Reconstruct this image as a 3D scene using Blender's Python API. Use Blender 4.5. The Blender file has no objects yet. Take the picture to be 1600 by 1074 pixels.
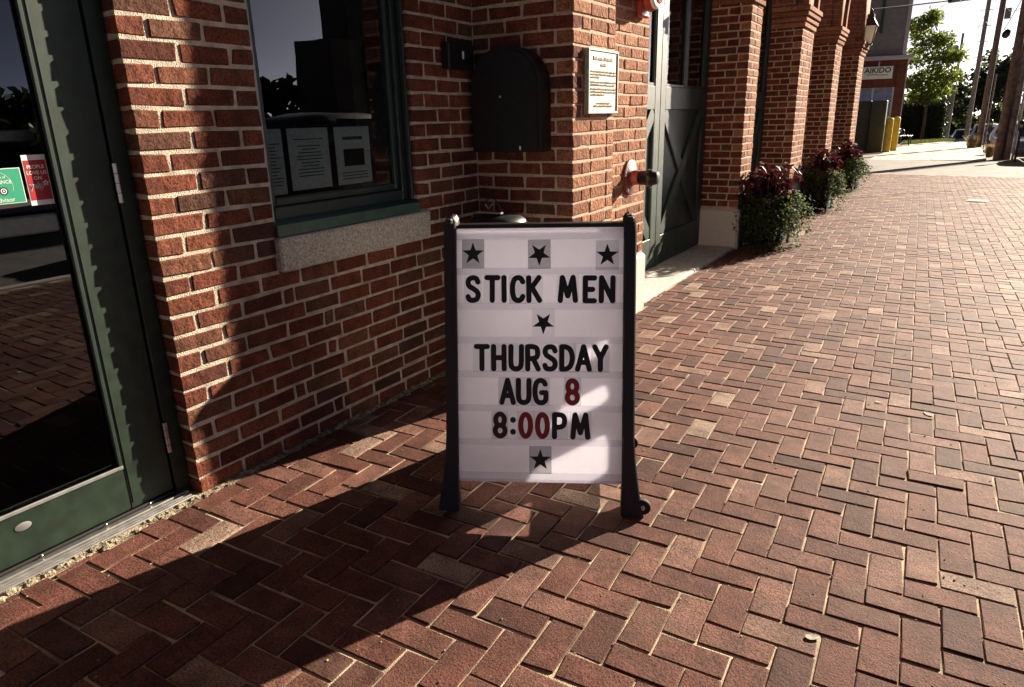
import bpy, math, random
import numpy as np
from mathutils import Vector, Matrix, noise as mnoise

random.seed(7)
RNG = np.random.default_rng(7)
rad = math.radians
scene = bpy.context.scene
COL = scene.collection

# ---------------------------------------------------------------- camera
CAM = np.array([2.4041, 0.0, 1.4033])
YAW, PITCH, ROLL = rad(-32.3436), rad(-17.8324), rad(-1.4761)
F_PX = 1085.37                      # focal length in pixels of a 1600 px wide picture
_f = Vector((math.sin(YAW)*math.cos(PITCH), math.cos(YAW)*math.cos(PITCH), math.sin(PITCH)))
_r0 = Vector((math.cos(YAW), -math.sin(YAW), 0)); _u0 = _r0.cross(_f)
_r = math.cos(ROLL)*_r0 + math.sin(ROLL)*_u0
_u = -math.sin(ROLL)*_r0 + math.cos(ROLL)*_u0
cam_d = bpy.data.cameras.new('camera'); cam = bpy.data.objects.new('camera', cam_d); COL.objects.link(cam)
cam_d.sensor_width = 36; cam_d.lens = F_PX*36/1600; cam_d.clip_start = 0.05; cam_d.clip_end = 2000
m = Matrix.Identity(4)
for i in range(3):
    m[i][0] = _r[i]; m[i][1] = _u[i]; m[i][2] = -_f[i]; m[i][3] = CAM[i]
cam.matrix_world = m
scene.camera = cam

# ---------------------------------------------------------------- sky and sun
SUN_AZ, SUN_EL = rad(19.2), rad(20.0)
world = bpy.data.worlds.new('World'); scene.world = world; world.use_nodes = True
wn = world.node_tree.nodes; wl = world.node_tree.links
sky = wn.new('ShaderNodeTexSky'); sky.sky_type = 'NISHITA'; sky.sun_disc = False
sky.sun_elevation = SUN_EL; sky.sun_rotation = SUN_AZ
sky.air_density = 0.06; sky.dust_density = 0.5; sky.ozone_density = 1.0
wl.new(sky.outputs[0], wn['Background'].inputs[0]); wn['Background'].inputs[1].default_value = 0.05
sun_d = bpy.data.lights.new('sun', 'SUN'); sun = bpy.data.objects.new('sun', sun_d); COL.objects.link(sun)
sun_d.energy = 5.0; sun_d.angle = rad(0.55); sun_d.color = (1.0, 0.85, 0.67)
_trav = -Vector((math.sin(SUN_AZ)*math.cos(SUN_EL), math.cos(SUN_AZ)*math.cos(SUN_EL), math.sin(SUN_EL)))
sun.rotation_euler = _trav.to_track_quat('-Z', 'Y').to_euler(); sun.location = (10, 30, 20)

vs = scene.view_settings
vs.view_transform = 'Standard'; vs.look = 'None'; vs.exposure = 1.82; vs.gamma = 1.0; vs.use_curve_mapping = False
scene.render.engine = 'CYCLES'
scene.cycles.use_denoising = True
scene.cycles.max_bounces = 8; scene.cycles.transparent_max_bounces = 12

# ---------------------------------------------------------------- helpers
def project(P):
    d = np.asarray(P, float) - CAM
    r, u, f = (np.array(v) for v in (_r, _u, _f))
    z = d @ f
    return 800 + F_PX*(d @ r)/z, 537 - F_PX*(d @ u)/z, z

def link(o, parent=None):
    COL.objects.link(o)
    if parent is not None: o.parent = parent
    return o
def tag(o, label=None, cat=None, group=None, kind=None):
    if label: o['label'] = label
    if cat: o['category'] = cat
    if group: o['group'] = group
    if kind: o['kind'] = kind
    return o
def empty(name, loc=(0, 0, 0), rz=0.0, label=None, cat=None, group=None):
    o = bpy.data.objects.new(name, None); o.location = loc; o.rotation_euler = (0, 0, rz)
    o.empty_display_size = 0.1
    link(o); tag(o, label, cat, group); return o

CH_F = None
def chamfer_topology():
    """index lists of the 24-vertex chamfered box"""
    idx = {}
    n = 0
    for sx in (-1, 1):
        for sy in (-1, 1):
            for sz in (-1, 1):
                for a in range(3):
                    idx[(sx, sy, sz, a)] = n; n += 1
    def coord(k):
        sx, sy, sz, a = k
        c = [sx*.9, sy*.9, sz*.9]; c[a] = (sx, sy, sz)[a]; return Vector(c)
    inv = {v: k for k, v in idx.items()}
    faces = []
    for a in range(3):
        b, c = [i for i in range(3) if i != a]
        for s in (-1, 1):
            q = []
            for (t1, t2) in ((-1, -1), (1, -1), (1, 1), (-1, 1)):
                k = [0, 0, 0]; k[a] = s; k[b] = t1; k[c] = t2
                q.append(idx[(k[0], k[1], k[2], a)])
            faces.append(q)
    for a in range(3):          # edges along axis a between faces b and c
        b, c = [i for i in range(3) if i != a]
        for s1 in (-1, 1):
            for s2 in (-1, 1):
                q = []
                for (ta, ax) in ((-1, b), (1, b), (1, c), (-1, c)):
                    k = [0, 0, 0]; k[a] = ta; k[b] = s1; k[c] = s2
                    q.append(idx[(k[0], k[1], k[2], ax)])
                faces.append(q)
    for sx in (-1, 1):
        for sy in (-1, 1):
            for sz in (-1, 1):
                faces.append([idx[(sx, sy, sz, a)] for a in range(3)])
    out = []
    for f in faces:
        p = [coord(inv[i]) for i in f]
        nrm = (p[1]-p[0]).cross(p[2]-p[1]); cen = sum(p, Vector())/len(p)
        out.append(f if nrm.dot(cen) > 0 else f[::-1])
    keys = [inv[i] for i in range(n)]
    S = np.array([[k[0], k[1], k[2]] for k in keys], float)
    A = np.array([k[3] for k in keys])
    return S, A, out
CH_S, CH_A, CH_F = chamfer_topology()
def chamfer_verts(dims, ch, jit=0.0, chip=0.0):
    """24 verts centred on the origin"""
    h = np.asarray(dims, float)/2
    ch = min(ch, 0.45*h.min()*2)
    v = CH_S*(h - ch)
    for a in range(3):
        msk = CH_A == a
        v[msk, a] = CH_S[msk, a]*h[a]
    if np.any(jit):
        jit = np.asarray(jit)*np.ones(3)
        corner = RNG.normal(0, 1, (8, 3))*jit
        cid = ((CH_S[:, 0] > 0)*4 + (CH_S[:, 1] > 0)*2 + (CH_S[:, 2] > 0)).astype(int)
        if RNG.random() < chip:
            k = RNG.integers(0, 8); mk_ = cid == k
            v[mk_] -= CH_S[mk_]*RNG.uniform(.0015, .0055, 3)*(jit > .001)
        v = v + corner[cid]*0.7 + RNG.normal(0, 1, v.shape)*jit*0.45
    return v

class MB:
    """collects faces; build() links them as one mesh object"""
    def __init__(self): self.v = []; self.f = []; self.sm = []
    def add(self, verts, faces, smooth=False):
        o = len(self.v)
        self.v.extend([tuple(map(float, p)) for p in verts])
        self.f.extend([tuple(i+o for i in f) for f in faces])
        self.sm.extend([smooth]*len(faces)); return self
    def box(self, lo, hi, ch=0.0, jit=0.0, M=None):
        lo = np.asarray(lo, float); hi = np.asarray(hi, float)
        c = (lo+hi)/2
        v = chamfer_verts(hi-lo, ch if ch else 0.0004, jit) + c
        if M is not None: v = [M @ Vector(p) for p in v]
        return self.add(v, CH_F)
    def bar(self, a, b, w, d, up=(0, 0, 1), ch=0.0):
        """rectangular bar from a to b"""
        a = Vector(a); b = Vector(b); z = (b-a); L = z.length; z.normalize()
        x = Vector(up).cross(z)
        if x.length < 1e-4: x = Vector((1, 0, 0)).cross(z)
        x.normalize(); y = z.cross(x)
        M = Matrix((x, y, z)).transposed().to_4x4(); M.translation = (a+b)/2
        v = chamfer_verts((w, d, L), ch or 0.0004)
        return self.add([M @ Vector(p) for p in v], CH_F)
    def tube(self, pts, radii, n=10, cap=True, smooth=True):
        pts = [Vector(p) for p in pts]
        if not hasattr(radii, '__len__'): radii = [radii]*len(pts)
        V = []; F = []
        prev = None
        for i, p in enumerate(pts):
            t = (pts[min(i+1, len(pts)-1)] - pts[max(i-1, 0)])
            t.normalize()
            if prev is None:
                ref = Vector((0, 0, 1)) if abs(t.z) < .9 else Vector((1, 0, 0))
                x = ref.cross(t).normalized()
            else:
                x = (prev - t*prev.dot(t)).normalized()
            prev = x; y = t.cross(x)
            for k in range(n):
                a = 2*math.pi*k/n
                V.append(p + radii[i]*(math.cos(a)*x + math.sin(a)*y))
        for i in range(len(pts)-1):
            for k in range(n):
                k2 = (k+1) % n
                F.append((i*n+k, i*n+k2, (i+1)*n+k2, (i+1)*n+k))
        self.add(V, F, smooth)
        if cap:
            self.add(V[:n], [tuple(reversed(range(n)))])
            self.add(V[-n:], [tuple(range(n))])
        return self
    def lathe(self, prof, n=24, M=None, smooth=True):
        """profile of (r, z) turned round z"""
        V = []; F = []
        for (r, z) in prof:
            for k in range(n):
                a = 2*math.pi*k/n; V.append(Vector((r*math.cos(a), r*math.sin(a), z)))
        for i in range(len(prof)-1):
            for k in range(n):
                k2 = (k+1) % n
                F.append((i*n+k, i*n+k2, (i+1)*n+k2, (i+1)*n+k))
        if M is not None: V = [M @ v for v in V]
        return self.add(V, F, smooth)
    def prism(self, poly, lo, hi, axes=(0, 2, 1), flip=False):
        """2D polygon extruded along axes[2] from lo to hi; axes say where poly x, y and depth go"""
        n = len(poly); V = []
        for d in (lo, hi):
            for (a, b) in poly:
                p = [0, 0, 0]; p[axes[0]] = a; p[axes[1]] = b; p[axes[2]] = d; V.append(tuple(p))
        F = [tuple(range(n)), tuple(reversed(range(n, 2*n)))]
        for i in range(n):
            j = (i+1) % n; F.append((i, i+n, j+n, j))
        return self.add(V, F)
    def build(self, name, mat, parent=None, recalc=True, smooth_angle=None):
        me = bpy.data.meshes.new(name)
        me.from_pydata(self.v, [], self.f)
        if any(self.sm): me.polygons.foreach_set('use_smooth', self.sm)
        me.materials.append(mat)
        if recalc:
            import bmesh
            bm = bmesh.new(); bm.from_mesh(me); bmesh.ops.recalc_face_normals(bm, faces=bm.faces); bm.to_mesh(me); bm.free()
        me.update()
        return link(bpy.data.objects.new(name, me), parent)

def copy_tree(o, parent=None):
    c = o.copy(); COL.objects.link(c); c.parent = parent
    for ch in list(o.children): copy_tree(ch, c)
    return c

# ---------------------------------------------------------------- materials
def new_mat(name):
    mt = bpy.data.materials.new(name); mt.use_nodes = True
    nt = mt.node_tree; nt.nodes.clear()
    return mt, nt.nodes, nt.links
def N(nodes, t, **kw):
    n = nodes.new(t)
    for k, v in kw.items():
        if k.startswith('i_'):
            key = k[2:]; key = int(key) if key.isdigit() else key.replace('_', ' ')
            n.inputs[key].default_value = v
        else: setattr(n, k, v)
    return n
def ramp(nodes, stops, interp='LINEAR'):
    r = nodes.new('ShaderNodeValToRGB'); r.color_ramp.interpolation = interp
    e = r.color_ramp.elements
    while len(e) < len(stops): e.new(0.5)
    for el, (p, c) in zip(e, stops): el.position = p; el.color = (*c, 1)
    return r
def simple(name, color, rough=0.6, metal=0.0, noise=0.0, nscale=40, bump=0.0, bscale=80, spec=0.5, trans=0.0, alt=None):
    """principled with a little procedural variation of its own colour and a fine bump"""
    mt, n, l = new_mat(name)
    out = N(n, 'ShaderNodeOutputMaterial'); b = N(n, 'ShaderNodeBsdfPrincipled')
    b.inputs['Roughness'].default_value = rough; b.inputs['Metallic'].default_value = metal
    b.inputs['Specular IOR Level'].default_value = spec
    geo = N(n, 'ShaderNodeNewGeometry')
    tn = N(n, 'ShaderNodeTexNoise'); tn.inputs['Scale'].default_value = nscale; tn.inputs['Detail'].default_value = 6
    l.new(geo.outputs['Position'], tn.inputs['Vector'])
    c = np.array(color, float); alt_c = np.array(alt, float) if alt is not None else c*(1-noise)
    r = ramp(n, [(0.35, tuple(np.clip(c*(1+noise*0.6), 0, 1))), (0.68, tuple(np.clip(alt_c, 0, 1)))])
    l.new(tn.outputs['Fac'], r.inputs[0]); l.new(r.outputs[0], b.inputs['Base Color'])
    if bump:
        tb = N(n, 'ShaderNodeTexNoise'); tb.inputs['Scale'].default_value = bscale; tb.inputs['Detail'].default_value = 5
        l.new(geo.outputs['Position'], tb.inputs['Vector'])
        bp = N(n, 'ShaderNodeBump'); bp.inputs['Strength'].default_value = bump; bp.inputs['Distance'].default_value = 0.01
        l.new(tb.outputs['Fac'], bp.inputs['Height']); l.new(bp.outputs[0], b.inputs['Normal'])
    if trans:
        tr = N(n, 'ShaderNodeBsdfTranslucent'); l.new(r.outputs[0], tr.inputs['Color'])
        mx = N(n, 'ShaderNodeMixShader'); mx.inputs[0].default_value = trans
        l.new(b.outputs[0], mx.inputs[1]); l.new(tr.outputs[0], mx.inputs[2]); l.new(mx.outputs[0], out.inputs[0])
    else: l.new(b.outputs[0], out.inputs[0])
    return mt

def masonry(name, stops, blotch, rough, bump, fine=220, coarse=22, spec=0.35, pale=None, grain=(.45, 1.25), cb=.9, stain=None, spots=None):
    """fired clay: one tone per brick (island or object), blotches, fine grain, pits"""
    mt, n, l = new_mat(name)
    out = N(n, 'ShaderNodeOutputMaterial'); b = N(n, 'ShaderNodeBsdfPrincipled')
    b.inputs['Roughness'].default_value = rough; b.inputs['Specular IOR Level'].default_value = spec
    geo = N(n, 'ShaderNodeNewGeometry'); oi = N(n, 'ShaderNodeObjectInfo')
    ad = N(n, 'ShaderNodeMath', operation='ADD'); fr = N(n, 'ShaderNodeMath', operation='FRACT')
    l.new(geo.outputs['Random Per Island'], ad.inputs[0]); l.new(oi.outputs['Random'], ad.inputs[1]); l.new(ad.outputs[0], fr.inputs[0])
    r = ramp(n, stops); l.new(fr.outputs[0], r.inputs[0])
    off = N(n, 'ShaderNodeVectorMath', operation='SCALE'); off.inputs['Scale'].default_value = 37.0
    cmb = N(n, 'ShaderNodeCombineXYZ'); l.new(fr.outputs[0], cmb.inputs[0]); l.new(fr.outputs[0], cmb.inputs[1])
    l.new(cmb.outputs[0], off.inputs[0])
    vadd = N(n, 'ShaderNodeVectorMath', operation='ADD'); l.new(geo.outputs['Position'], vadd.inputs[0]); l.new(off.outputs[0], vadd.inputs[1])
    t1 = N(n, 'ShaderNodeTexNoise'); t1.inputs['Scale'].default_value = coarse; t1.inputs['Detail'].default_value = 5; t1.inputs['Roughness'].default_value = .65
    l.new(vadd.outputs[0], t1.inputs['Vector'])
    t2 = N(n, 'ShaderNodeTexNoise'); t2.inputs['Scale'].default_value = fine; t2.inputs['Detail'].default_value = 6; t2.inputs['Roughness'].default_value = .7
    l.new(geo.outputs['Position'], t2.inputs['Vector'])
    m1 = N(n, 'ShaderNodeMix', data_type='RGBA', blend_type='MULTIPLY'); m1.inputs[0].default_value = 1.0
    r1 = ramp(n, [(0.30, (1-blotch,)*3), (0.62, (1.0+blotch*.25,)*3)])
    l.new(t1.outputs['Fac'], r1.inputs[0]); l.new(r.outputs[0], m1.inputs[6]); l.new(r1.outputs[0], m1.inputs[7])
    m2 = N(n, 'ShaderNodeMix', data_type='RGBA', blend_type='MULTIPLY'); m2.inputs[0].default_value = 1.0
    r2 = ramp(n, [(0.38, (grain[0],)*3), (0.47, (.88,)*3), (0.53, (1.05,)*3), (0.62, (grain[1],)*3)])
    l.new(t2.outputs['Fac'], r2.inputs[0]); l.new(m1.outputs[2], m2.inputs[6]); l.new(r2.outputs[0], m2.inputs[7])
    last = m2.outputs[2]
    if pale:
        t3 = N(n, 'ShaderNodeTexNoise'); t3.inputs['Scale'].default_value = 3.1; t3.inputs['Detail'].default_value = 8; t3.inputs['Roughness'].default_value = .75
        l.new(geo.outputs['Position'], t3.inputs['Vector'])
        r3 = ramp(n, [(0.56, (0, 0, 0)), (0.74, (pale[1],)*3)]); l.new(t3.outputs['Fac'], r3.inputs[0])
        m3 = N(n, 'ShaderNodeMix', data_type='RGBA'); l.new(r3.outputs[0], m3.inputs[0]); l.new(last, m3.inputs[6]); m3.inputs[7].default_value = (*pale[0], 1)
        last = m3.outputs[2]
    if stain:
        t5 = N(n, 'ShaderNodeTexNoise'); t5.inputs['Scale'].default_value = stain[2]; t5.inputs['Detail'].default_value = 9; t5.inputs['Roughness'].default_value = .72
        l.new(geo.outputs['Position'], t5.inputs['Vector'])
        r5 = ramp(n, [(0.46, (0, 0, 0)), (0.66, (stain[1],)*3)]); l.new(t5.outputs['Fac'], r5.inputs[0])
        m5 = N(n, 'ShaderNodeMix', data_type='RGBA'); l.new(r5.outputs[0], m5.inputs[0]); l.new(last, m5.inputs[6]); m5.inputs[7].default_value = (*stain[0], 1)
        last = m5.outputs[2]
    if spots:
        vo = N(n, 'ShaderNodeTexVoronoi'); vo.inputs['Scale'].default_value = 2.1; l.new(geo.outputs['Position'], vo.inputs['Vector'])
        r6 = ramp(n, [(0.030, (.75,)*3), (0.042, (0, 0, 0))]); l.new(vo.outputs['Distance'], r6.inputs[0])
        m6 = N(n, 'ShaderNodeMix', data_type='RGBA'); l.new(r6.outputs[0], m6.inputs[0]); l.new(last, m6.inputs[6]); m6.inputs[7].default_value = (*spots, 1)
        last = m6.outputs[2]
    l.new(last, b.inputs['Base Color'])
    bp = N(n, 'ShaderNodeBump'); bp.inputs['Strength'].default_value = bump; bp.inputs['Distance'].default_value = 0.004
    l.new(t2.outputs['Fac'], bp.inputs['Height'])
    bp2 = N(n, 'ShaderNodeBump'); bp2.inputs['Strength'].default_value = bump*cb; bp2.inputs['Distance'].default_value = 0.012
    t4 = N(n, 'ShaderNodeTexNoise'); t4.inputs['Scale'].default_value = coarse*2.2; t4.inputs['Detail'].default_value = 4
    l.new(vadd.outputs[0], t4.inputs['Vector'])
    l.new(t4.outputs['Fac'], bp2.inputs['Height']); l.new(bp.outputs[0], bp2.inputs['Normal']); l.new(bp2.outputs[0], b.inputs['Normal'])
    l.new(b.outputs[0], out.inputs[0])
    return mt

def brick_texture(name, c1, c2, mortar, axes, sx, sz):
    """procedural coursing for walls too far or too high to build singly"""
    mt, n, l = new_mat(name)
    out = N(n, 'ShaderNodeOutputMaterial'); b = N(n, 'ShaderNodeBsdfPrincipled'); b.inputs['Roughness'].default_value = .9
    geo = N(n, 'ShaderNodeNewGeometry'); sp = N(n, 'ShaderNodeSeparateXYZ'); cb = N(n, 'ShaderNodeCombineXYZ')
    l.new(geo.outputs['Position'], sp.inputs[0])
    ad = N(n, 'ShaderNodeMath', operation='ADD'); l.new(sp.outputs[0], ad.inputs[0]); l.new(sp.outputs[1], ad.inputs[1])
    l.new(ad.outputs[0], cb.inputs[0]); l.new(sp.outputs[2], cb.inputs[1])
    bt = N(n, 'ShaderNodeTexBrick'); bt.inputs['Color1'].default_value = (*c1, 1); bt.inputs['Color2'].default_value = (*c2, 1); bt.inputs['Mortar'].default_value = (*mortar, 1)
    bt.inputs['Scale'].default_value = 1; bt.inputs['Mortar Size'].default_value = .005; bt.inputs['Brick Width'].default_value = sx; bt.inputs['Row Height'].default_value = sz
    l.new(cb.outputs[0], bt.inputs['Vector'])
    tn = N(n, 'ShaderNodeTexNoise'); tn.inputs['Scale'].default_value = 60; tn.inputs['Detail'].default_value = 6; l.new(geo.outputs['Position'], tn.inputs['Vector'])
    mm = N(n, 'ShaderNodeMix', data_type='RGBA', blend_type='MULTIPLY'); mm.inputs[0].default_value = 1
    r = ramp(n, [(.3, (.6,)*3), (.65, (1.15,)*3)]); l.new(tn.outputs['Fac'], r.inputs[0])
    l.new(bt.outputs['Color'], mm.inputs[6]); l.new(r.outputs[0], mm.inputs[7]); l.new(mm.outputs[2], b.inputs['Base Color'])
    bp = N(n, 'ShaderNodeBump'); bp.inputs['Strength'].default_value = .6; bp.inputs['Distance'].default_value = .006; bp.invert = True
    l.new(bt.outputs['Fac'], bp.inputs['Height']); l.new(bp.outputs[0], b.inputs['Normal'])
    l.new(b.outputs[0], out.inputs[0]); return mt

def thin_glass(name, tint=(.9, .95, .93), ior=1.5, wavy=0.0, boost=1.0):
    mt, n, l = new_mat(name)
    out = N(n, 'ShaderNodeOutputMaterial'); tr = N(n, 'ShaderNodeBsdfTransparent'); tr.inputs[0].default_value = (*tint, 1)
    gl = N(n, 'ShaderNodeBsdfGlossy'); gl.inputs['Roughness'].default_value = 0.0
    gl.inputs['Color'].default_value = (.95, .97, 1, 1)
    fr = N(n, 'ShaderNodeFresnel'); fr.inputs[0].default_value = ior
    mu = N(n, 'ShaderNodeMath', operation='MULTIPLY'); mu.inputs[1].default_value = boost; mu.use_clamp = True
    mx = N(n, 'ShaderNodeMixShader'); l.new(fr.outputs[0], mu.inputs[0]); l.new(mu.outputs[0], mx.inputs[0])
    if wavy:
        geo = N(n, 'ShaderNodeNewGeometry'); tn = N(n, 'ShaderNodeTexNoise'); tn.inputs['Scale'].default_value = 3.5; tn.inputs['Detail'].default_value = 1
        l.new(geo.outputs['Position'], tn.inputs['Vector'])
        bp = N(n, 'ShaderNodeBump'); bp.inputs['Strength'].default_value = wavy; bp.inputs['Distance'].default_value = .01
        l.new(tn.outputs['Fac'], bp.inputs['Height']); l.new(bp.outputs[0], gl.inputs['Normal'])
    l.new(tr.outputs[0], mx.inputs[1]); l.new(gl.outputs[0], mx.inputs[2]); l.new(mx.outputs[0], out.inputs[0])
    return mt

def leaf_mat(name, c1, c2, trans=.45, rough=.45):
    mt, n, l = new_mat(name)
    out = N(n, 'ShaderNodeOutputMaterial'); b = N(n, 'ShaderNodeBsdfPrincipled'); b.inputs['Roughness'].default_value = rough
    geo = N(n, 'ShaderNodeNewGeometry'); r = ramp(n, [(0, c1), (1, c2)]); l.new(geo.outputs['Random Per Island'], r.inputs[0])
    l.new(r.outputs[0], b.inputs['Base Color'])
    tr = N(n, 'ShaderNodeBsdfTranslucent'); l.new(r.outputs[0], tr.inputs[0])
    mx = N(n, 'ShaderNodeMixShader'); mx.inputs[0].default_value = trans
    l.new(b.outputs[0], mx.inputs[1]); l.new(tr.outputs[0], mx.inputs[2]); l.new(mx.outputs[0], out.inputs[0]); return mt

def panel_mat(name, col, trans):
    mt, n, l = new_mat(name)
    out = N(n, 'ShaderNodeOutputMaterial'); b = N(n, 'ShaderNodeBsdfPrincipled'); b.inputs['Roughness'].default_value = .45
    b.inputs['Base Color'].default_value = (*col, 1)
    tr = N(n, 'ShaderNodeBsdfTranslucent'); tr.inputs[0].default_value = (*col, 1)
    mx = N(n, 'ShaderNodeMixShader'); mx.inputs[0].default_value = trans
    geo = N(n, 'ShaderNodeNewGeometry'); tn = N(n, 'ShaderNodeTexNoise'); tn.inputs['Scale'].default_value = 9; tn.inputs['Detail'].default_value = 8; tn.inputs['Roughness'].default_value = .7
    l.new(geo.outputs['Position'], tn.inputs['Vector'])
    r = ramp(n, [(.3, tuple(np.array(col)*.9)), (.55, col)]); l.new(tn.outputs['Fac'], r.inputs[0]); l.new(r.outputs[0], b.inputs['Base Color'])
    l.new(b.outputs[0], mx.inputs[1]); l.new(tr.outputs[0], mx.inputs[2]); l.new(mx.outputs[0], out.inputs[0]); return mt

def tile_mat(name, a):
    mt, n, l = new_mat(name)
    out = N(n, 'ShaderNodeOutputMaterial'); tr = N(n, 'ShaderNodeBsdfTransparent'); tr.inputs[0].default_value = (a, a, a, 1)
    gl = N(n, 'ShaderNodeBsdfGlossy'); gl.inputs['Roughness'].default_value = .25
    mx = N(n, 'ShaderNodeMixShader'); mx.inputs[0].default_value = .04
    l.new(tr.outputs[0], mx.inputs[1]); l.new(gl.outputs[0], mx.inputs[2]); l.new(mx.outputs[0], out.inputs[0]); return mt

M = {}
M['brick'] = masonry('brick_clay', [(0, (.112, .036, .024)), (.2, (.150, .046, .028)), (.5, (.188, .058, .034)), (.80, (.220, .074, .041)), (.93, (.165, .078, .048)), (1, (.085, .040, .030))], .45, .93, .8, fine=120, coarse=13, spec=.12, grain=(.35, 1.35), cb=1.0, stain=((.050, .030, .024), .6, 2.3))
M['brick_tan'] = masonry('weathered_sunlit_brick_clay', [(0, (.25, .105, .062)), (.4, (.36, .165, .095)), (.75, (.43, .215, .13)), (1, (.29, .125, .072))], .42, .93, 1.0, fine=95, coarse=22, spec=.12, grain=(.35, 1.4), cb=1.0, stain=((.15, .075, .05), .5, 3.0))  # rough weathered brick, colour lightened to stand for sun on the street faces
M['paver'] = masonry('paver_clay', [(0, (.074, .030, .023)), (.2, (.112, .044, .032)), (.5, (.142, .056, .040)), (.75, (.168, .073, .053)), (.88, (.195, .098, .074)), (.95, (.25, .155, .115)), (1, (.33, .24, .185))], .45, .74, .9, fine=150, coarse=9, spec=.16, grain=(.25, 1.5), cb=.25, pale=((.24, .155, .115), .5), stain=((.050, .028, .022), .45, 4.2), spots=(.30, .23, .18))
M['mortar'] = simple('mortar', (.62, .55, .43), .95, noise=.15, nscale=16, bump=1.0, bscale=200, alt=(.38, .33, .26))
M['mortar_dull'] = simple('mortar_aged', (.52, .41, .30), .95, noise=.3, nscale=90, bump=.8, bscale=260)
M['sand'] = simple('joint_sand', (.52, .43, .30), .95, noise=.3, nscale=7, bump=.6, bscale=300, alt=(.14, .115, .07))
M['upper'] = brick_texture('brick_coursing', (.26, .10, .06), (.19, .07, .045), (.34, .27, .2), None, .2125, .0742)
M['concrete'] = simple('cast_stone', (.60, .57, .47), .95, noise=.4, nscale=120, bump=1.0, bscale=160, alt=(.30, .27, .23))
M['sillgreen'] = simple('sill_green_paint', (.040, .095, .072), .4, noise=.3, nscale=14, bump=.1, bscale=200)
M['granite'] = simple('granite', (.56, .54, .50), .8, noise=.35, nscale=180, bump=.35, bscale=140, alt=(.36, .345, .33))
M['slab'] = simple('step_stone', (.50, .48, .44), .85, noise=.35, nscale=30, bump=.3, bscale=120)
M['green'] = simple('dark_green_paint', (.012, .028, .016), .5, noise=.4, nscale=18, bump=.07, bscale=300)
M['green2'] = simple('carriage_green_paint', (.026, .050, .040), .5, noise=.45, nscale=9, bump=.25, bscale=120)
M['winframe'] = simple('dark_frame_paint', (.016, .030, .024), .45, noise=.2, nscale=30)
M['alu'] = simple('aluminium', (.55, .54, .52), .38, .9, noise=.2, nscale=25)
M['bead'] = simple('grey_bead', (.30, .31, .30), .45, .4, noise=.2, nscale=30)
M['glass'] = thin_glass('window_glass', (.50, .55, .54), 1.52, .05, 2.8)
M['doorglass'] = thin_glass('door_glass', (.75, .8, .78), 1.52, .008, 2.3)
M['darkglass'] = thin_glass('carriage_glass', (.35, .4, .4), 1.5, .03, 1.0)
M['interior'] = simple('interior_dark', (.020, .018, .016), .9)
M['black'] = simple('black_plastic', (.008, .008, .009), .5, noise=.2, nscale=60, bump=.1, bscale=500)
M['blackmetal'] = simple('black_enamel', (.011, .011, .012), .38, noise=.3, nscale=25, bump=.08, bscale=200)
M['planter_black'] = simple('matt_black_planter', (.010, .010, .009), .8, noise=.3, nscale=20, spec=.15)
M['rubber'] = simple('rubber', (.018, .018, .018), .8)
M['white'] = panel_mat('white_sign_plastic', (.86, .86, .92), .53)
M['white_back'] = panel_mat('thin_back_plastic', (.95, .95, .97), .68)
M['rail'] = None
def rail_mat():
    mt, n, l = new_mat('clear_rail_plastic')
    out = N(n, 'ShaderNodeOutputMaterial'); tr = N(n, 'ShaderNodeBsdfTransparent'); tr.inputs[0].default_value = (.98, .98, .99, 1)
    df = N(n, 'ShaderNodeBsdfPrincipled'); df.inputs['Base Color'].default_value = (.80, .78, .85, 1); df.inputs['Roughness'].default_value = .35
    mx = N(n, 'ShaderNodeMixShader'); mx.inputs[0].default_value = .11
    l.new(tr.outputs[0], mx.inputs[1]); l.new(df.outputs[0], mx.inputs[2]); l.new(mx.outputs[0], out.inputs[0]); return mt
M['rail'] = rail_mat()
M['ink'] = simple('black_ink', (.006, .006, .006), .5)
M['redink'] = simple('red_ink', (.30, .012, .012), .5)
M['maroon'] = simple('maroon_ink', (.045, .004, .004), .5)
M['tile_clear'] = tile_mat('clear_letter_tile', .955)
M['tile_grey'] = tile_mat('smoky_letter_tile', .72)
M['tile_mid'] = tile_mat('hazy_letter_tile', .88)
M['steel'] = simple('steel', (.60, .60, .60), .28, 1.0)
M['bronze'] = simple('cast_plaque_metal', (.40, .375, .31), .55, .25, noise=.2, nscale=60, bump=.2, bscale=300)
M['bronze_dark'] = simple('plaque_letter_metal', (.16, .115, .05), .5, .3)
M['redpaint'] = simple('red_enamel', (.32, .045, .03), .38, noise=.25, nscale=30)
M['flange'] = simple('faded_red_plate', (.15, .032, .026), .6, noise=.35, nscale=40, bump=.2)
M['paper'] = simple('paper', (.80, .82, .83), .9, noise=.15, nscale=60)
M['white_paint'] = simple('white_paint', (.78, .77, .74), .6, noise=.1)
M['yellow'] = simple('yellow_bollard_paint', (.62, .43, .02), .5, noise=.25, nscale=9)
M['asphalt'] = simple('asphalt', (.13, .125, .12), .85, noise=.45, nscale=3, bump=.5, bscale=220)
M['path'] = simple('concrete_path', (.40, .38, .34), .9, noise=.25, nscale=4, bump=.3, bscale=200)
M['earth'] = simple('earth', (.10, .085, .05), .95, noise=.5, nscale=2, alt=(.05, .06, .025))
M['grass'] = leaf_mat('grass_blade', (.07, .11, .02), (.16, .18, .05), .35, .6)
M['dry'] = leaf_mat('dry_stem', (.24, .17, .08), (.36, .27, .14), .3, .7)
M['weed'] = leaf_mat('weed_blade', (.17, .19, .06), (.30, .25, .11), .35, .6)
M['leaf_ash'] = leaf_mat('bright_tree_leaf', (.075, .125, .02), (.23, .28, .055), .58, .5)
M['leaf_dark'] = leaf_mat('dark_tree_leaf', (.018, .035, .012), (.05, .075, .022), .35, .5)
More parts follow.
